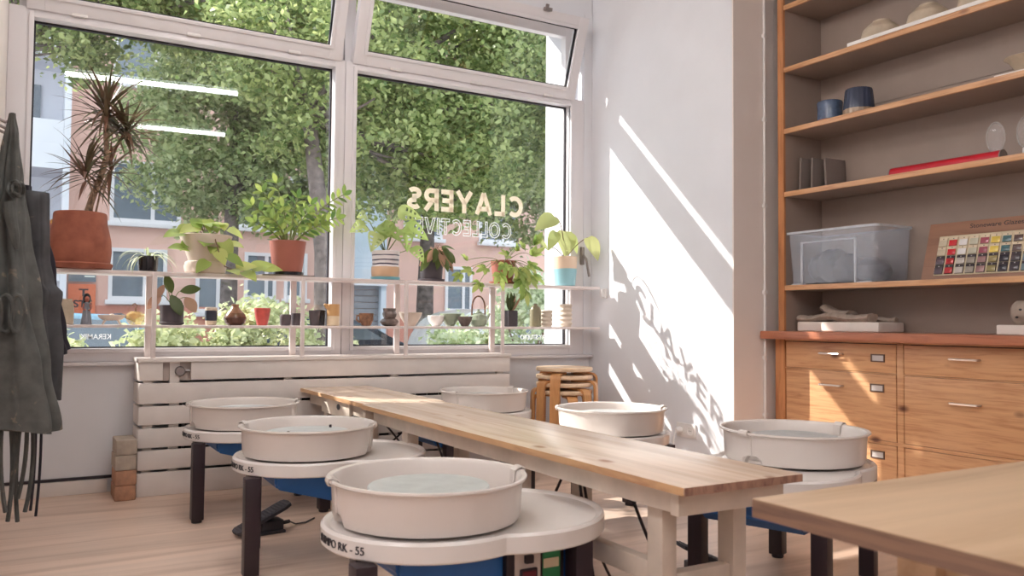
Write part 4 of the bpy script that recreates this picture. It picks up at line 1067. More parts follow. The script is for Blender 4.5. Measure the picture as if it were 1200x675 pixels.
# board local: width along -y, height along z, leaning back towards +x
g = G(); g.box(-.006, .006, -.86, 0, 0, .285, .002); bmesh.ops.transform(g.bm, matrix=LEAN, verts=g.bm.verts); bd = g.obj('board', wood('test_board_wood', S(150, 110, 88), S(126, 88, 70), 1, 22, 10), tb)
def yz_text(body, y0, y1, z0, z1, par, **k):
    me = fit_text(body, y0, y1, z0, z1, lambda u, w, d: LEAN @ Vector((-.0065-d*.5, u, w)), **k); link_mesh('lettering', me, M['ink'], par, smooth=0)
yz_text('Stoneware Glazes', -.20, -.44, .247, .268, bd)
g = G()
for (za, zb) in ((.0, .2),): g.box(-.009, -.006, -.86, -.062, .02, .215)
bmesh.ops.transform(g.bm, matrix=LEAN, verts=g.bm.verts); g.obj('tile_field', M['sticker'], bd)
tc1 = [(205, 190, 165), (196, 24, 36), (226, 222, 220), (188, 184, 164), (150, 70, 84), (222, 194, 84), (62, 98, 104), (88, 68, 66), (140, 160, 180), (80, 104, 140), (46, 40, 56), (70, 50, 60), (190, 190, 200), (120, 80, 70), (60, 80, 70), (210, 180, 150)]
tc2 = [(84, 70, 80), (176, 36, 40), (188, 178, 170), (150, 140, 128), (150, 112, 110), (140, 126, 80), (40, 34, 46), (66, 56, 62), (120, 140, 146), (54, 48, 66), (38, 32, 44), (60, 46, 54), (110, 110, 116), (80, 54, 50), (48, 58, 54), (128, 100, 80)]
tmat = {}
def tm(c):
    if c not in tmat: tmat[c] = plain('tile_glaze', S(*c), .18, var=.06)
    return tmat[c]
bases = plain('tile_bisque', S(214, 196, 170), .7); based = plain('tile_dark_clay', S(48, 36, 42), .6)
for r_ in range(4):
    for c_ in range(16):
        y1 = -.066-c_*.0495; z1 = .205-r_*.0455; dark = r_ >= 2
        g = G(); g.box(-.0135, -.0095, y1-.040, y1, z1-.043, z1, .001); bmesh.ops.transform(g.bm, matrix=LEAN, verts=g.bm.verts)
        tl = g.obj('test_tile', based if dark else bases, tb)
        c = (tc2 if dark else tc1)[c_]
        g = G(); g.box(-.0155, -.0136, y1-.039, y1-.001, z1-.0425, z1-.013, .0008); bmesh.ops.transform(g.bm, matrix=LEAN, verts=g.bm.verts); g.obj('glaze', tm(c), tl)
        g = G(); g.box(-.0145, -.0136, y1-.022, y1-.018, z1-.008, z1-.004); bmesh.ops.transform(g.bm, matrix=LEAN, verts=g.bm.verts); g.obj('hole', M['socket'] if dark else M['ink'], tl)
# counter: plaster slabs, clay
g = G(); g.box(0, .20, -.50, 0, 0, .050, .010, 3); tag(place(g.obj('plaster_bat', M['plaster']), (3.60, 3.125, .8205)), 'long white plaster slab with clay scraps on the counter', 'plaster slab')
def slab(label, loc, L, W_, th, rz, tilt, seed):
    r = random.Random(seed); g = G(); rings = []
    n = 14
    for i in range(n+1):
        t_ = i/n; w = W_*(.55+.45*math.sin(PI*(.12+.76*t_)))*r.uniform(.88, 1.1); x = (t_-.5)*L
        cz = .008*math.sin(5*t_+seed)
        rings.append([Vector((x+r.uniform(-.004, .004), w*.5*math.cos(a)*(1), th*.5*math.sin(a)*r.uniform(.8, 1.2)+cz)) for a in [k*2*PI/10 for k in range(10)]])
    g.rings(rings)
    o = g.obj('clay_scrap', M['clay'], smooth=50); o.location = loc; o.rotation_euler = (0, tilt, rz); return tag(o, label, 'clay', 'clay scraps on the plaster slab')
slab('torn strip of grey clay at the left of the plaster slab', (3.665, 3.03, .8915), .22, .12, .044, PI/2+.1, 0, 1)
slab('grey clay strip propped up on the others', (3.69, 2.93, .922), .18, .11, .040, PI/2-.1, -.22, 2)
slab('torn strip of grey clay at the right of the plaster slab', (3.655, 2.82, .8925), .24, .13, .046, PI/2, 0, 3)
slab('flat clay scrap at the back of the plaster slab', (3.752, 2.76, .8875), .22, .075, .030, PI/2+.2, .0, 4)
g = G(); g.box(0, .2, -.36, 0, 0, .042, .006, 2); tag(place(g.obj('plaster_bat', M['plaster']), (3.60, 2.055, .8205)), 'white plaster slab under the pitted clay cylinder', 'plaster slab')
t = thing('clay_cylinder', 'pitted grey clay cylinder lying at the right end of the counter', 'clay', (3.655, 2.005, .8630+.052))
g = G(); g.lathe([(0, 0), (.042, .003), (.052, .016), (.052, .17), (.040, .19), (0, .192)], n=32, M=Matrix.Rotation(PI/2, 4, 'X'), wob=lambda a, z: 1+.02*math.sin(3*a+z*40)); g.obj('body', M['clay'], t, smooth=50)
for (y, z) in ((-.05, .012), (-.075, .008), (-.035, -.02), (-.09, -.012)):
    g = G(); g.ball((-.051, y, z), .007, (.4, 1, .7), 10); g.obj('pit_mark', M['ink'], t)
# third shelf (second from bottom): boards, red half tube, clear tools
for i, (y, h, ln, lab) in enumerate(((3.12, .185, .05, 'grey board leaning in the corner of the shelf, leftmost'), (3.065, .18, .03, 'grey board leaning in the corner, middle of three'), (2.995, .175, -.05, 'grey board leaning in the corner, rightmost'))):
    g = G(); g.box(0, .16, -.006, .006, 0, h, .001); bmesh.ops.transform(g.bm, matrix=Matrix.Rotation(ln, 4, 'X'), verts=g.bm.verts)
    zmin = min(v.co.z for v in g.bm.verts)
    o = g.obj('grey_board', M['ash']); o.location = (3.62+.03*i, y, Z2-zmin); tag(o, lab, 'board', 'boards leaning in the shelf corner')
t = thing('red_half_tube', 'glossy red half-round tube lying on the shelf', 'tube', (3.585, 2.53, Z2))
pr = [(.03*math.cos(a), .034*math.sin(a)) for a in [i*PI/12 for i in range(13)]]
g = G(); g.rings([[Vector((x, y, z)) for x, z in pr] for y in (0, -.52)]); g.obj('sleeve', M['redtube'], t)
for (a, b, k) in ((-.5201, -.526, 1.06), (.006, .0001, 1.03)):
    g = G(); g.rings([[Vector((x*k, y, z*k)) for x, z in pr] for y in (a, b)]); g.obj('end_cap', M['ash'], t)
for (y, lab, rz) in ((2.045, 'clear oval loop tool on a white stub beside the red tube', .5), (1.92, 'clear oval loop tool on a white stub at the right edge', .1)):
    t = thing('loop_tool', lab, 'tool', (3.60, y, Z2), rz, 'clear loop tools')
    g = G(); g.lathe([(0, 0), (.013, 0), (.012, .028), (.009, .03), (0, .03)], n=20); g.obj('stub', M['socket'], t)
    g = G(); ring = [(0, .034*math.cos(a), .095+.066*math.sin(a)) for a in [i*2*PI/32 for i in range(33)]]; g.tube(ring, .004, 8); tag(g.obj('rim', M['clear'], t), None)
    g = G(); g.lathe([(0, -.006), (.036, -.003), (.038, 0), (.036, .003), (0, .006)], n=32, M=Matrix.Translation((0.004, 0, .095)) @ Matrix.Rotation(PI/2, 4, 'Y'), sx=1.75); g.obj('lens', M['clear'], t)
# third shelf: blue cups, edge bowl
t = thing('lidded_jar', 'short blue-grey glazed cup at the left of the shelf', 'cup', (3.64, 2.935, Z3))
g = G(); vessel(g, [(.058, 0), (.064, .004), (.063, .06), (.066, .10), (.063, .108)], .006); g.obj('body', M['bluecup'], t); g = G(); g.lathe([(.0642, .0035), (.0652, .006), (.0642, .012)], n=32); g.obj('foot_ring', M['terracotta'], t)
t = thing('fluted_cup', 'taller dark blue fluted cup with a bare clay foot', 'cup', (3.65, 2.765, Z3))
M['fluted'] = bands('blue_over_bare_clay', [(0, S(160, 136, 112)), (.26, S(58, 66, 86))], 2, 0, .136, .2)
g = G(); vessel(g, [(.076, 0), (.078, .004), (.076, .036), (.066, .128), (.064, .136)], .006, n=64, wob=lambda a, z: 1+(.022*math.cos(20*a) if z > .034 else 0)); g.obj('body', M['fluted'], t)
g = G(); vessel(g, [(.028, 0), (.034, .004), (.066, .05), (.082, .062)], .006); tag(place(g.obj('shallow_bowl', M['ware_beige']), (3.63, 1.93, Z3+.011)), 'greenish beige shallow bowl at the right edge of the shelves', 'bowl')
g = G(); g.box(0, .22, -.28, 0, 0, .010, .002); tag(place(g.obj('shelf_board_loose', M['plaster']), (3.565, 2.03, Z3)), 'thin pale board under the shallow bowl at the right edge', 'board')
# fourth shelf: white board with three upturned bowls
g = G(); g.box(0, .22, -.86, 0, 0, .018, .002); tag(place(g.obj('ware_board', M['ware_white']), (3.548, 2.755, Z4)), 'long white ware board on the upper shelf carrying upturned bowls', 'board')
for (y, lab) in ((2.63, 'upturned pale bowl, left on the white ware board'), (2.38, 'upturned pale bowl, middle on the white ware board'), (2.13, 'upturned pale bowl, right on the white ware board')):
    g = G(); g.lathe([(.098, 0), (.100, .004), (.088, .050), (.056, .080), (.042, .086), (.042, .094), (.032, .094), (.032, .086), (0, .086), (0, .078), (.052, .072), (.082, .046), (.095, .002), (.098, 0)], n=36)
    o = g.obj('upturned_bowl', M['ware_beige']); o.location = (3.65, y, Z4+.0185); tag(o, lab, 'bowl', 'upturned bowls on the ware board')

# ------------------------------------------------------------------ aprons at the left
hk = thing('hook_rail', 'pale wooden coat hook rail behind the aprons', 'hook rail', (-.0995, 3.10, 1.47))
g = G(); g.box(0, .014, -.22, .14, -.07, .05, .003); g.obj('board', M['benchleg'], hk)
for y in (-.10, .0, .09):
    g = G(); g.tube([(.014, y, 0), (.035, y, -.01), (.045, y, -.005), (.048, y, .012)], .005, 8); g.obj('hook', M['steel'], hk)
def drape(label, loc, rings_, mat, seed, amp=.012, nf=7, straps=True, ties=3):
    """hanging folded apron: closed folded cross-section lofted from the neck down"""
    t = thing('apron', label, 'apron', loc, 0, 'hanging aprons')
    r = random.Random(seed); ph = [r.uniform(0, 6.28) for _ in range(4)]
    g = G(); R_ = []
    n = 128
    zs = [q[0] for q in rings_]
    K = 60
    for i in range(K+1):
        z = zs[0]+(zs[-1]-zs[0])*i/K
        j = max(k for k in range(len(zs)) if zs[k] >= z-1e-9) if zs[0] > zs[-1] else 0
        j = min(j, len(zs)-2); f = (zs[j]-z)/(zs[j]-zs[j+1]); f = f*f*(3-2*f)
        cx, cy, wx, wy = [rings_[j][k]*(1-f)+rings_[j+1][k]*f for k in (1, 2, 3, 4)]
        ring = []
        for k in range(n):
            a = 2*PI*k/n
            s_ = amp*min(1.5, wx/.045)*(1.5*abs(math.sin(nf*.5*a+ph[0]+z*1.2))-.8+.6*math.sin((nf*2-3)*a+ph[1]-z*3)+.4*math.sin(3*a+ph[2]+z*9))
            ring.append(Vector((cx+(wx+s_)*math.cos(a), cy+(wy+s_)*math.sin(a), z+(.012*math.sin(2*a+ph[3]) if i == K else 0))))
        R_.append(ring)
    g.rings(R_, True, True)
    cloth = g.obj('cloth', mat, t, smooth=70)
    return t, rings_
aprA, _ = drape('front dark grey-green canvas apron hanging at the left edge, clay-smeared', (-.045, 2.98, 0),
      [(1.485, 0, 0, .008, .012), (1.42, .002, 0, .016, .022), (1.28, .002, 0, .030, .05), (1.12, .000, 0, .046, .08), (.90, .012, 0, .064, .10), (.70, .03, 0, .082, .11), (.52, .045, 0, .100, .115)], M['fabric'], 5, .010, 6)
aprB, _ = drape('charcoal apron hanging behind, folded over flat at the top', (.018, 3.12, 0),
      [(1.265, 0, 0, .044, .035), (1.24, .0, 0, .046, .05), (1.05, .002, 0, .046, .06), (.97, .010, 0, .050, .07), (.94, .020, 0, .062, .075), (.88, .018, 0, .058, .075), (.74, .026, 0, .064, .085), (.60, .026, 0, .066, .09)], M['fabric2'], 8, .006, 5)
aprC, _ = drape('black cotton apron at the back, only its hem corner showing', (.03, 3.24, 0),
      [(1.3, -.05, 0, .03, .03), (1.0, .0, 0, .055, .04), (.80, .035, 0, .062, .045), (.745, .055, 0, .058, .045)], M['fabricb'], 12, .005, 5)
def P_(o, nm, gg, mt): return gg.obj(nm, mt, o)
g = G(); g.tube([(0, 0, 1.47), (.012, -.02, 1.40), (.016, -.05, 1.30), (.02, -.06, 1.22)], [.006, .008, .010, .008], 8); g.tube([(-.006, 0, 1.47), (-.02, -.02, 1.38), (-.028, -.05, 1.25), (-.03, -.06, 1.14)], [.006, .008, .010, .008], 8); P_(aprA, 'neck_strap', g, M['fabric'])
g = G()
for (x, y, r_) in ((.010, -.065, .016), (.024, -.06, .013), (.016, -.075, .011)): g.tube([(x+r_*math.cos(a), y-.01*math.sin(a*2), 1.245+r_*1.5*math.sin(a)) for a in [i*2*PI/14 for i in range(15)]], .005, 6)
P_(aprA, 'strap_knot', g, M['fabric'])
g = G(); g.tube([(.0, -.085, 1.20), (.004, -.09, 1.16), (.016, -.09, 1.10), (.022, -.09, 1.06)], [.016, .017, .014, .006], 10); P_(aprA, 'flap', g, M['fabric'])
g = G()
for k, a in enumerate((.2, 1.2, 2.4)): g.tube([(-.03+.03*k+.02*math.cos(q), -.115-.006*math.sin(2*q), .87+.055*math.sin(q)) for q in [i*2*PI/16 for i in range(17)]], .006, 6)
P_(aprA, 'waist_tie', g, M['fabric'])
rt = random.Random(21)
for k, (x, zb, y) in enumerate(((-.03, .26, -.05), (-.015, .30, .02), (.0, .28, -.06), (.018, .24, .0), (.034, .29, -.04), (.05, .23, .03), (.062, .31, -.02), (.075, .26, .02))):
    g = G(); q = []
    pts_ = curve3((x, y, .56), (x+rt.uniform(-.02, .03), y, (.55+zb)/2), (x+rt.uniform(-.02, .025), y, zb), 10)
    g.tube(pts_, .0062, 4); P_(aprA, 'tie_string', g, M['fabric'])
for (x, zb) in ((.012, .215), (.028, .195)):
    g = G(); g.tube(curve3((x, 0, .62), (x+.012, 0, .40), (x-.004, 0, zb), 12), .005, 6); P_(aprC, 'tie_string', g, M['fabricb'])

# ------------------------------------------------------------------ outside
GZ = -.45
M['pave'] = plain('pavement', S(176, 170, 166), .9, var=.1, scale=2)
M['road'] = plain('asphalt', S(120, 118, 122), .9, var=.1, scale=2)
M['pink'] = plain('pink_render', S(226, 184, 170), .85, var=.04, scale=1)
M['pinkb'] = plain('orange_pink_base', S(206, 140, 122), .85, var=.05, scale=1)
M['whiteb'] = plain('white_render', S(226, 226, 232), .85, var=.03, scale=1)
M['greyb'] = plain('blue_grey_render', S(198, 210, 222), .85, var=.03, scale=1)
M['garage'] = plain('grey_shutter', S(150, 150, 156), .6)
M['winglass'] = plain('dark_window_glass', S(112, 122, 132), .08)
M['bark'] = plain('tree_bark', S(120, 108, 104), .95, var=.3, scale=12, bmp=.6, bscale=20)
g = G(); g.box(-30, 40, 5.02, 11.6, GZ-.2, GZ); struct('pavement', g, M['pave'])
g = G(); g.box(-30, 40, 11.6, 17.2, GZ-.25, GZ-.1); struct('road', g, M['road'])
g = G(); g.box(-30, 40, 17.2, 40, GZ-.2, GZ); struct('pavement_far', g, M['pave'])

# pink house across the street
YF = 20.0
ph = thing('pink_house', 'pink rendered house across the street with white-framed windows', 'house', (6, YF, GZ))
def hp(root, nm, gg, mt, par=None): bmesh.ops.translate(gg.bm, verts=gg.bm.verts, vec=-Vector(root.location)); return gg.obj(nm, mt, par or root)
gg = G(); gg.box(.75, 6.6, YF, YF+9, GZ, 12); gg.box(7.95, 22, YF, YF+9, GZ, 12); gg.box(6.55, 8.0, YF+.3, YF+9, GZ, 12); hp(ph, 'wall', gg, M['pink'])
gg = G(); gg.box(.9, 5.0, YF-.03, YF, GZ, 1.12); gg.box(8.0, 22, YF-.03, YF, GZ, .9); hp(ph, 'plinth', gg, M['pinkb'])
gg = G(); gg.box(.7, 22, YF-.25, YF, 11.9, 12.2); hp(ph, 'eaves', gg, M['whiteb'])
wins = [(1.56, 2.74, 1.25, 2.38), (3.35, 4.05, 1.0, 2.45), (4.42, 5.16, 1.32, 2.42), (5.35, 5.9, 1.35, 2.45), (1.55, 3.0, 2.95, 4.3), (4.1, 5.3, 3.0, 4.3), (5.45, 6.0, 3.0, 4.3), (8.4, 9.5, 3.0, 4.3), (10.6, 11.8, 3.0, 4.3), (9.6, 10.4, 1.1, 2.3),
        (1.55, 3.0, 6.0, 7.4), (4.1, 5.3, 6.0, 7.4), (8.4, 9.5, 6.0, 7.4), (10.6, 11.8, 6.0, 7.4), (13.5, 14.7, 3.0, 4.3), (13.5, 14.7, 6, 7.4)]
for (a, b, c, d) in wins:
    gg = G(); frame_ring(gg, a+.08, b-.08, c+.08, d-.08, a, b, c, d, YF-.05, YF-.002, .0); gg.box((a+b)/2+.1, (a+b)/2+.18, YF-.045, YF-.004, c+.05, d-.05); gg.box(a-.06, b+.06, YF-.14, YF-.03, c-.1, c, .01)
    wf = hp(ph, 'window', gg, M['upvc']); gg = G(); gg.box(a+.04, b-.04, YF-.02, YF-.012, c+.04, d-.04); hp(ph, 'pane', gg, M['winglass'], wf)
gg = G(); gg.box(4.25, 4.75, YF-.02, YF-.001, -.4, .85) if False else gg.box(8.7, 9.4, YF-.06, YF-.031, GZ, .75); hp(ph, 'door', gg, M['garage'])
# pale house part with garage
bh = thing('pale_house', 'pale blue-grey house with a shutter, seen past the mullion', 'house', (7.2, YF, GZ))
gg = G(); gg.box(6.61, 7.94, YF-.05, YF+.28, 1.85, 12); gg.box(6.61, 6.75, YF-.05, YF+.28, GZ, 1.85); gg.box(7.8, 7.94, YF-.05, YF+.28, GZ, 1.85); hp(bh, 'wall', gg, M['greyb'])
gg = G()
for k in range(14): gg.box(6.75, 7.8, YF+.1, YF+.13, GZ+k*.16, GZ+k*.16+.15, .01)
hp(bh, 'shutter', gg, M['garage'])
gg = G(); gg.box(6.61, 7.94, YF-.12, YF-.05, 1.72, 1.82); hp(bh, 'ledge', gg, M['whiteb'])
# white balcony house on the left
wh = thing('white_house', 'white house with deep balconies at the far left', 'house', (-2.0, YF, GZ))
gg = G(); gg.box(-8, .745, YF+.8, YF+9, GZ, 12); gg.box(.62, .745, YF-.6, YF+.8, GZ, 12); hp(wh, 'wall', gg, M['whiteb'])
for z in (1.75, 4.05, 6.4):
    gg = G(); gg.box(-7, .615, YF-.6, YF+.79, z-.15, z); gg.box(-7, .615, YF-.6, YF-.52, z, z+.85); hp(wh, 'balcony', gg, M['whiteb'])
for z in (1.85, 4.2): gg = G(); gg.box(-3, .2, YF+.74, YF+.79, z, z+1.7); hp(wh, 'pane', gg, M['winglass'])
fb = thing('flower_box', 'red flower box on the balcony parapet of the white house', 'flower box', (-.3, YF-.56, 2.602))
gg = G(); gg.box(-.9, .85, -.10, .10, 0, .14, .01); gg.obj('trough', M['terracotta'], fb)
gg = G()
for k in range(60): gg.leaf((rr.uniform(-.85, .8), rr.uniform(-.08, .08), .14), (rr.uniform(-1, 1), rr.uniform(-1, 1), 1), (0, -1, .2), .12, .08, 'oval', .4, .1, 3)
gg.obj('flowers', leaf_mat('orange_flowers', S(214, 150, 70), S(190, 80, 60)), fb)
# shop sign boards on the ground floor
sg = thing('shop_sign', 'dark notice panel with white lettering beside the pink wall', 'sign', (1.06, YF-.04, 1.62))
gg = G(); gg.box(-.26, .26, -.02, .02, 0, .92); gg.obj('panel', M['winglass'], sg)
me = fit_text('JOCO', -.02, .24, .62, .76, lambda u, w, d: Vector((u, -.022-d*.2, w)), bold=.02); link_mesh('lettering', me, M['inkw'], sg, smooth=0)
gg = G()
for z, w_ in ((.45, .12), (.36, .16), (.16, .2), (.10, .2)): gg.box(.24-w_, .24, -.023, -.021, z, z+.03)
gg.obj('text_lines', M['inkw'], sg)
og = thing('orange_sign', 'orange sign below the dark notice panel', 'sign', (1.06, YF-.06, .95))
gg = G(); gg.box(-.26, .26, -.02, .02, 0, .62); gg.obj('panel', plain('orange_board', S(222, 120, 82), .5), og)
for b_, z0, z1, xa in (('T', .36, .52, -.06), ('STE', .12, .28, -.16)):
    me = fit_text(b_, xa, .12 if b_ == 'T' else .2, z0, z1, lambda u, w, d: Vector((u, -.022-d*.2, w)), bold=.03); link_mesh('lettering', me, M['ink'], og, smooth=0)

# trees --------------------------------------------------------------------
def leaves_mesh(name, cents, per, sig, size, mat, parent, flat=.7, seed=1):
    r = np.random.default_rng(seed)
    N = len(cents)*per
    c = np.repeat(np.asarray(cents), per, 0)+r.normal(0, 1, (N, 3))*np.asarray(sig)
    nrm = r.normal(0, 1, (N, 3)); nrm[:, 2] = np.abs(nrm[:, 2])*1.2+.2; nrm /= np.linalg.norm(nrm, axis=1)[:, None]
    d = r.normal(0, 1, (N, 3)); d -= (d*nrm).sum(1)[:, None]*nrm; d /= np.linalg.norm(d, axis=1)[:, None]
    s_ = np.cross(nrm, d); L = size*r.uniform(.6, 1.25, N)[:, None]
    v = np.stack([c-d*L*.5, c+s_*L*.32-d*L*.05+nrm*L*.08, c+d*L*.55-nrm*L*.08, c-s_*L*.32-d*L*.05+nrm*L*.08], 1).reshape(-1, 3)
    me = bpy.data.meshes.new(name)
    me.vertices.add(4*N); me.vertices.foreach_set('co', v.ravel())
    me.loops.add(4*N); me.loops.foreach_set('vertex_index', np.arange(4*N, dtype=np.int32))
    me.polygons.add(N); me.polygons.foreach_set('loop_start', np.arange(0, 4*N, 4, dtype=np.int32)); me.polygons.foreach_set('loop_total', np.full(N, 4, dtype=np.int32))
    me.update(); me.validate()
    return link_mesh(name, me, mat, parent, smooth=0)
def blob(n, ells, seed):
    """cluster centres through the outer part of several ellipsoids"""
    r = np.random.default_rng(seed); out = []
    vol = np.array([a*b*c for _, (a, b, c) in ells]); vol = vol/vol.sum()
    for (ce, ra), k in zip(ells, vol):
        m = max(4, int(n*k)); q = r.normal(0, 1, (m, 3)); q /= np.linalg.norm(q, axis=1)[:, None]
        q *= r.uniform(.35, 1, (m, 1))**.5
        out.append(np.asarray(ce)+q*np.asarray(ra))
    return np.concatenate(out)
M['leafA'] = leaf_mat('street_tree_leaf', S(204, 212, 146), S(102, 126, 70), .5)
M['leafB'] = leaf_mat('pale_tree_leaf', S(218, 224, 172), S(134, 154, 104), .5)
M['leafC'] = leaf_mat('shrub_leaf', S(232, 232, 192), S(176, 186, 138), .45)
M['leafW'] = leaf_mat('pale_shrub_leaf', S(236, 240, 214), S(170, 188, 140), .5)
def tree(label, base, path, rad, ells, n, per, sig, size, mat, seed):
    t = thing('street_tree', label, 'tree', (base[0], base[1], GZ), 0, 'street trees')
    b = Vector(t.location)
    g = G(); g.tube([Vector(p)-b for p in path], rad, 12)
    tr = g.obj('trunk', M['bark'], t, smooth=60)
    g = G(); top = Vector(path[-1]); r = random.Random(seed)
    for (ce, ra) in ells:
        for k in range(4):
            e = Vector(ce)+Vector((r.uniform(-.7, .7)*ra[0], r.uniform(-.7, .7)*ra[1], r.uniform(-.3, .8)*ra[2]))
            m_ = (top+e)/2+Vector((0, 0, -.2)); g.tube([p-b for p in curve3(top, m_, e, 8)], [rad[-1]*.55*(1-.1*i) for i in range(9)], 7)
    g.obj('branches', M['bark'], t, smooth=60)
    cents = blob(n, ells, seed)-np.array(b)
    leaves_mesh('foliage', cents, per, sig, size, mat, t, seed=seed)
    return t
tree('near street tree with a leaning bark trunk beside the mullion', (2.85, 9.2), [(2.93, 9.2, GZ), (2.91, 9.2, .6), (2.90, 9.2, 1.6), (2.82, 9.2, 2.3), (2.70, 9.2, 3.2)], [.13, .105, .10, .095, .08],
     [((2.9, 9.3, 4.1), (1.3, 1.1, 1.5)), ((2.85, 8.9, 3.5), (.75, .4, .75)), ((4.4, 9.8, 4.2), (1.5, 1.2, 1.9)), ((5.6, 10.2, 5.0), (1.6, 1.2, 2.3)), ((7.0, 10.6, 5.0), (1.6, 1.2, 2.4)), ((4.7, 9.6, 2.75), (.9, .7, .7)), ((3.7, 9.4, 2.9), (.75, .7, .95))], 480, 160, (.17, .16, .11), .088, M['leafA'], 1)
tree('pale-leaved street tree across the road behind the trailing pothos', (2.93, 14.3), [(2.93, 14.3, GZ), (2.92, 14.3, 1.2), (2.95, 14.3, 3.0)], [.16, .14, .11],
     [((2.9, 14.3, 3.9), (1.7, 1.3, 1.6)), ((4.3, 14.4, 4.2), (1.5, 1.2, 1.7)), ((3.3, 14.3, 5.6), (1.8, 1.4, 1.7))], 330, 160, (.2, .19, .13), .105, M['leafB'], 2)
tree('street tree across the road behind the window lettering', (6.55, 14.5), [(6.55, 14.5, GZ), (6.55, 14.5, 1.2), (6.6, 14.5, 3.0)], [.18, .16, .12],
     [((6.7, 14.4, 4.0), (1.5, 1.3, 1.5)), ((8.3, 14.5, 4.0), (1.5, 1.3, 1.6)), ((9.8, 14.6, 4.6), (1.3, 1.3, 1.9)), ((7.4, 14.4, 6.0), (2.4, 1.4, 1.8))], 380, 160, (.2, .19, .13), .105, M['leafB'], 3)
tree('leafy street tree hanging into the top left of the window', (-1.3, 12.0), [(-1.3, 12, GZ), (-1.3, 12, 2), (-.9, 12, 4.2)], [.16, .14, .1],
     [((.7, 11.8, 5.0), (1.0, .9, 1.0)), ((1.9, 11.8, 5.2), (1.1, .9, .9)), ((-.4, 11.9, 5.3), (1.0, .9, 1.0)), ((.35, 11.7, 4.3), (.5, .5, .5)), ((3.2, 12, 5.9), (1.2, .9, .8))], 250, 150, (.16, .16, .10), .095, M['leafA'], 4)
# shrubs
def shrub(label, c, ra, n, per, mat, seed, size=.085):
    t = thing('shrub', label, 'shrub', (c[0], c[1], GZ), 0, 'shrubs by the pavement')
    g = G(); r = random.Random(seed)
    for k in range(9): g.tube(curve3((r.uniform(-.1, .1), r.uniform(-.1, .1), 0), (r.uniform(-.2, .2), 0, .4), (r.uniform(-.8, .8)*ra[0], r.uniform(-.6, .6)*ra[1], c[2]-GZ+r.uniform(-.3, .6)*ra[2]), 6), .012, 5)
    g.obj('stems', M['stemb'], t)
    cents = blob(n, [((0, 0, c[2]-GZ), ra)], seed); cents[:, 2] = np.maximum(cents[:, 2], .05)
    leaves_mesh('foliage', cents, per, (.07, .07, .07), size, mat, t, seed=seed)
shrub('yellow-green shrub behind the brown onion vase', (2.05, 8.6, .40), (.68, .45, .72), 110, 50, M['leafC'], 5)
shrub('low shrub behind the glass pumpkin', (1.15, 8.5, .25), (.42, .4, .62), 70, 45, M['leafC'], 6)
shrub('low yellow-green shrub at the far left window corner', (.45, 8.2, .18), (.38, .4, .46), 60, 45, M['leafC'], 7)
shrub('sparse low shrub below the red cup', (2.85, 8.8, .1), (.5, .4, .5), 50, 40, M['leafC'], 8)
shrub('pale shrub behind the olive bottle', (5.35, 8.8, .55), (.55, .5, 1.0), 110, 45, M['leafW'], 9)
shrub('pale blossoming shrub in front of the white car', (4.55, 8.9, .15), (.75, .4, .7), 100, 45, M['leafW'], 10)
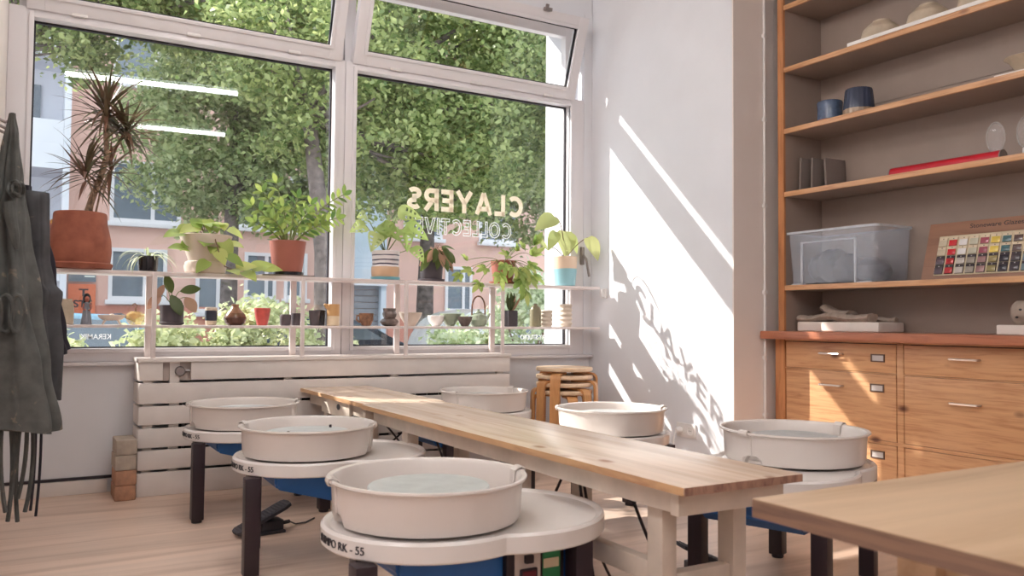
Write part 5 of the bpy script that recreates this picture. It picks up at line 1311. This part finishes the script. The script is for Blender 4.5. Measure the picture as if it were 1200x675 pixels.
# cars
def car(label, loc, rz, paint, van=False, group='parked cars'):
    t = thing('car', label, 'car', loc, rz, group)
    if van: prof = [(-2.2, .35), (-2.25, .8), (-2.16, 1.15), (-1.98, 1.42), (-1.7, 1.56), (-1.2, 1.62), (.5, 1.60), (.95, 1.45), (1.5, 1.02), (2.1, .88), (2.25, .7), (2.25, .35)]; H = 1.62
    else: prof = [(-2.1, .35), (-2.15, .75), (-2.05, .95), (-1.75, 1.08), (-1.2, 1.38), (-.6, 1.47), (.1, 1.45), (.95, 1.02), (1.7, .90), (2.1, .72), (2.15, .35)]; H = 1.47
    g = G(); rings = []
    for y, k, dz in ((-.86, .97, 0), (-.80, 1, 0), (.80, 1, 0), (.86, .97, 0)):
        rings.append([Vector((x*(.99 if abs(y) > .84 else 1), y-(math.copysign(.16*max(0, (z-.9)/.6), y)), z)) for x, z in prof])
    g.rings(rings); bmesh.ops.bevel(g.bm, geom=g.bm.edges[:], offset=.03, segments=2, affect='EDGES'); g.obj('body', paint, t, smooth=45)
    g = G()
    if van: side = [(-.9, 1.08), (-.8, 1.45), (.4, 1.46), (1.0, 1.08)]; fr = [(1.5, 1.03), (.97, 1.45)]
    else: side = [(-1.6, 1.03), (-1.1, 1.32), (-.5, 1.40), (.1, 1.37), (.75, 1.02)]; fr = [(.98, 1.03), (.14, 1.46)]
    for s_ in (-1, 1):
        a = [Vector((x, s_*(.868-.16*max(0, (z-.9)/.6)), z)) for x, z in side]; b = [p+Vector((0, s_*.006, 0)) for p in a]; g.rings([a, b])
    for (p0, p1) in ((fr[0], fr[1]),):
        a = [Vector((p0[0], -.70, p0[1])), Vector((p0[0], .70, p0[1])), Vector((p1[0], .62, p1[1])), Vector((p1[0], -.62, p1[1]))]; b = [p+Vector((.012, 0, .012)) for p in a]; g.rings([a, b])
    if not van:
        a = [Vector((-1.72, -.66, 1.10)), Vector((-1.72, .66, 1.10)), Vector((-1.22, .6, 1.385)), Vector((-1.22, -.6, 1.385))]; b = [p+Vector((-.012, 0, .014)) for p in a]; g.rings([a, b])
    g.obj('windows', M['winglass'], t)
    for x in (-1.35, 1.4):
        for s_ in (-1, 1):
            g = G(); g.lathe([(0, -.1), (.26, -.1), (.32, -.07), (.32, .07), (.26, .1), (0, .1)], n=28, M=Matrix.Translation((x, s_*.78, .32)) @ Matrix.Rotation(PI/2, 4, 'X')); wl = g.obj('wheel', M['rubber'], t)
            g = G(); g.lathe([(0, -.11), (.2, -.105), (.2, .105), (0, .11)], n=20, M=Matrix.Translation((x, s_*.78, .32)) @ Matrix.Rotation(PI/2, 4, 'X')); g.obj('hub', M['steel'], wl)
    for s_ in (-1, 1):
        g = G(); g.ball((2.08, s_*.6, .72), .1, (.6, 1.4, .7), 14); g.obj('headlight', M['socket'], t)
    return t
car('light blue parked car seen behind the left pottery', (.95, 12.7, GZ-.1), 0.02, plain('light_blue_car_paint', S(150, 190, 214), .2, metal=.2))
car('dark parked car seen low past the mullion', (4.5, 16.2, GZ-.1), PI, plain('dark_car_paint', S(70, 78, 90), .2, metal=.3))
car('white rounded car parked behind the celadon teapot', (8.0, 12.8, GZ-.1), 0, plain('white_car_paint', S(232, 232, 234), .25), van=True)

# ------------------------------------------------------------------ light
wd = bpy.data.worlds.new('World'); SC.world = wd; wd.use_nodes = True; nt = wd.node_tree
bg = nt.nodes['Background']; bg.inputs['Color'].default_value = (.80, .90, 1.0, 1); bg.inputs['Strength'].default_value = 2.3
sun = bpy.data.lights.new('sun', 'SUN'); sun.energy = 8.0; sun.angle = math.radians(.55); sun.color = (1, .95, .88)
so = bpy.data.objects.new('sun', sun); COL.objects.link(so)
so.rotation_euler = Vector((.92, -1.0, -.995)).to_track_quat('-Z', 'Y').to_euler()

# ------------------------------------------------------------------ camera
cam = bpy.data.cameras.new('camera'); co = bpy.data.objects.new('camera', cam); COL.objects.link(co); SC.camera = co
cam.sensor_fit = 'HORIZONTAL'; cam.sensor_width = 36; cam.lens = 36*980.94/1200; cam.clip_end = 200; cam.clip_start = .05
yaw, pitch, roll = -.527893, .039651, .0086969
cy, sy = math.cos(yaw), math.sin(yaw)
f = Vector((-sy*math.cos(pitch), cy*math.cos(pitch), math.sin(pitch))); r = Vector((cy, sy, 0)); u = r.cross(f)
r2 = math.cos(roll)*r+math.sin(roll)*u; u2 = -math.sin(roll)*r+math.cos(roll)*u
co.matrix_world = Matrix(((r2.x, u2.x, -f.x, 0), (r2.y, u2.y, -f.y, 0), (r2.z, u2.z, -f.z, .86), (0, 0, 0, 1)))
cam.dof.use_dof = True; cam.dof.focus_distance = 4.2; cam.dof.aperture_fstop = 5.6
SC.view_settings.view_transform = 'Standard'; SC.view_settings.look = 'None'; SC.view_settings.gamma = 1
SC.view_settings.exposure = .10; SC.view_settings.use_curve_mapping = False
SC.cycles.max_bounces = 10; SC.cycles.transparent_max_bounces = 16; SC.cycles.diffuse_bounces = 6
SC.cycles.sample_clamp_indirect = 8
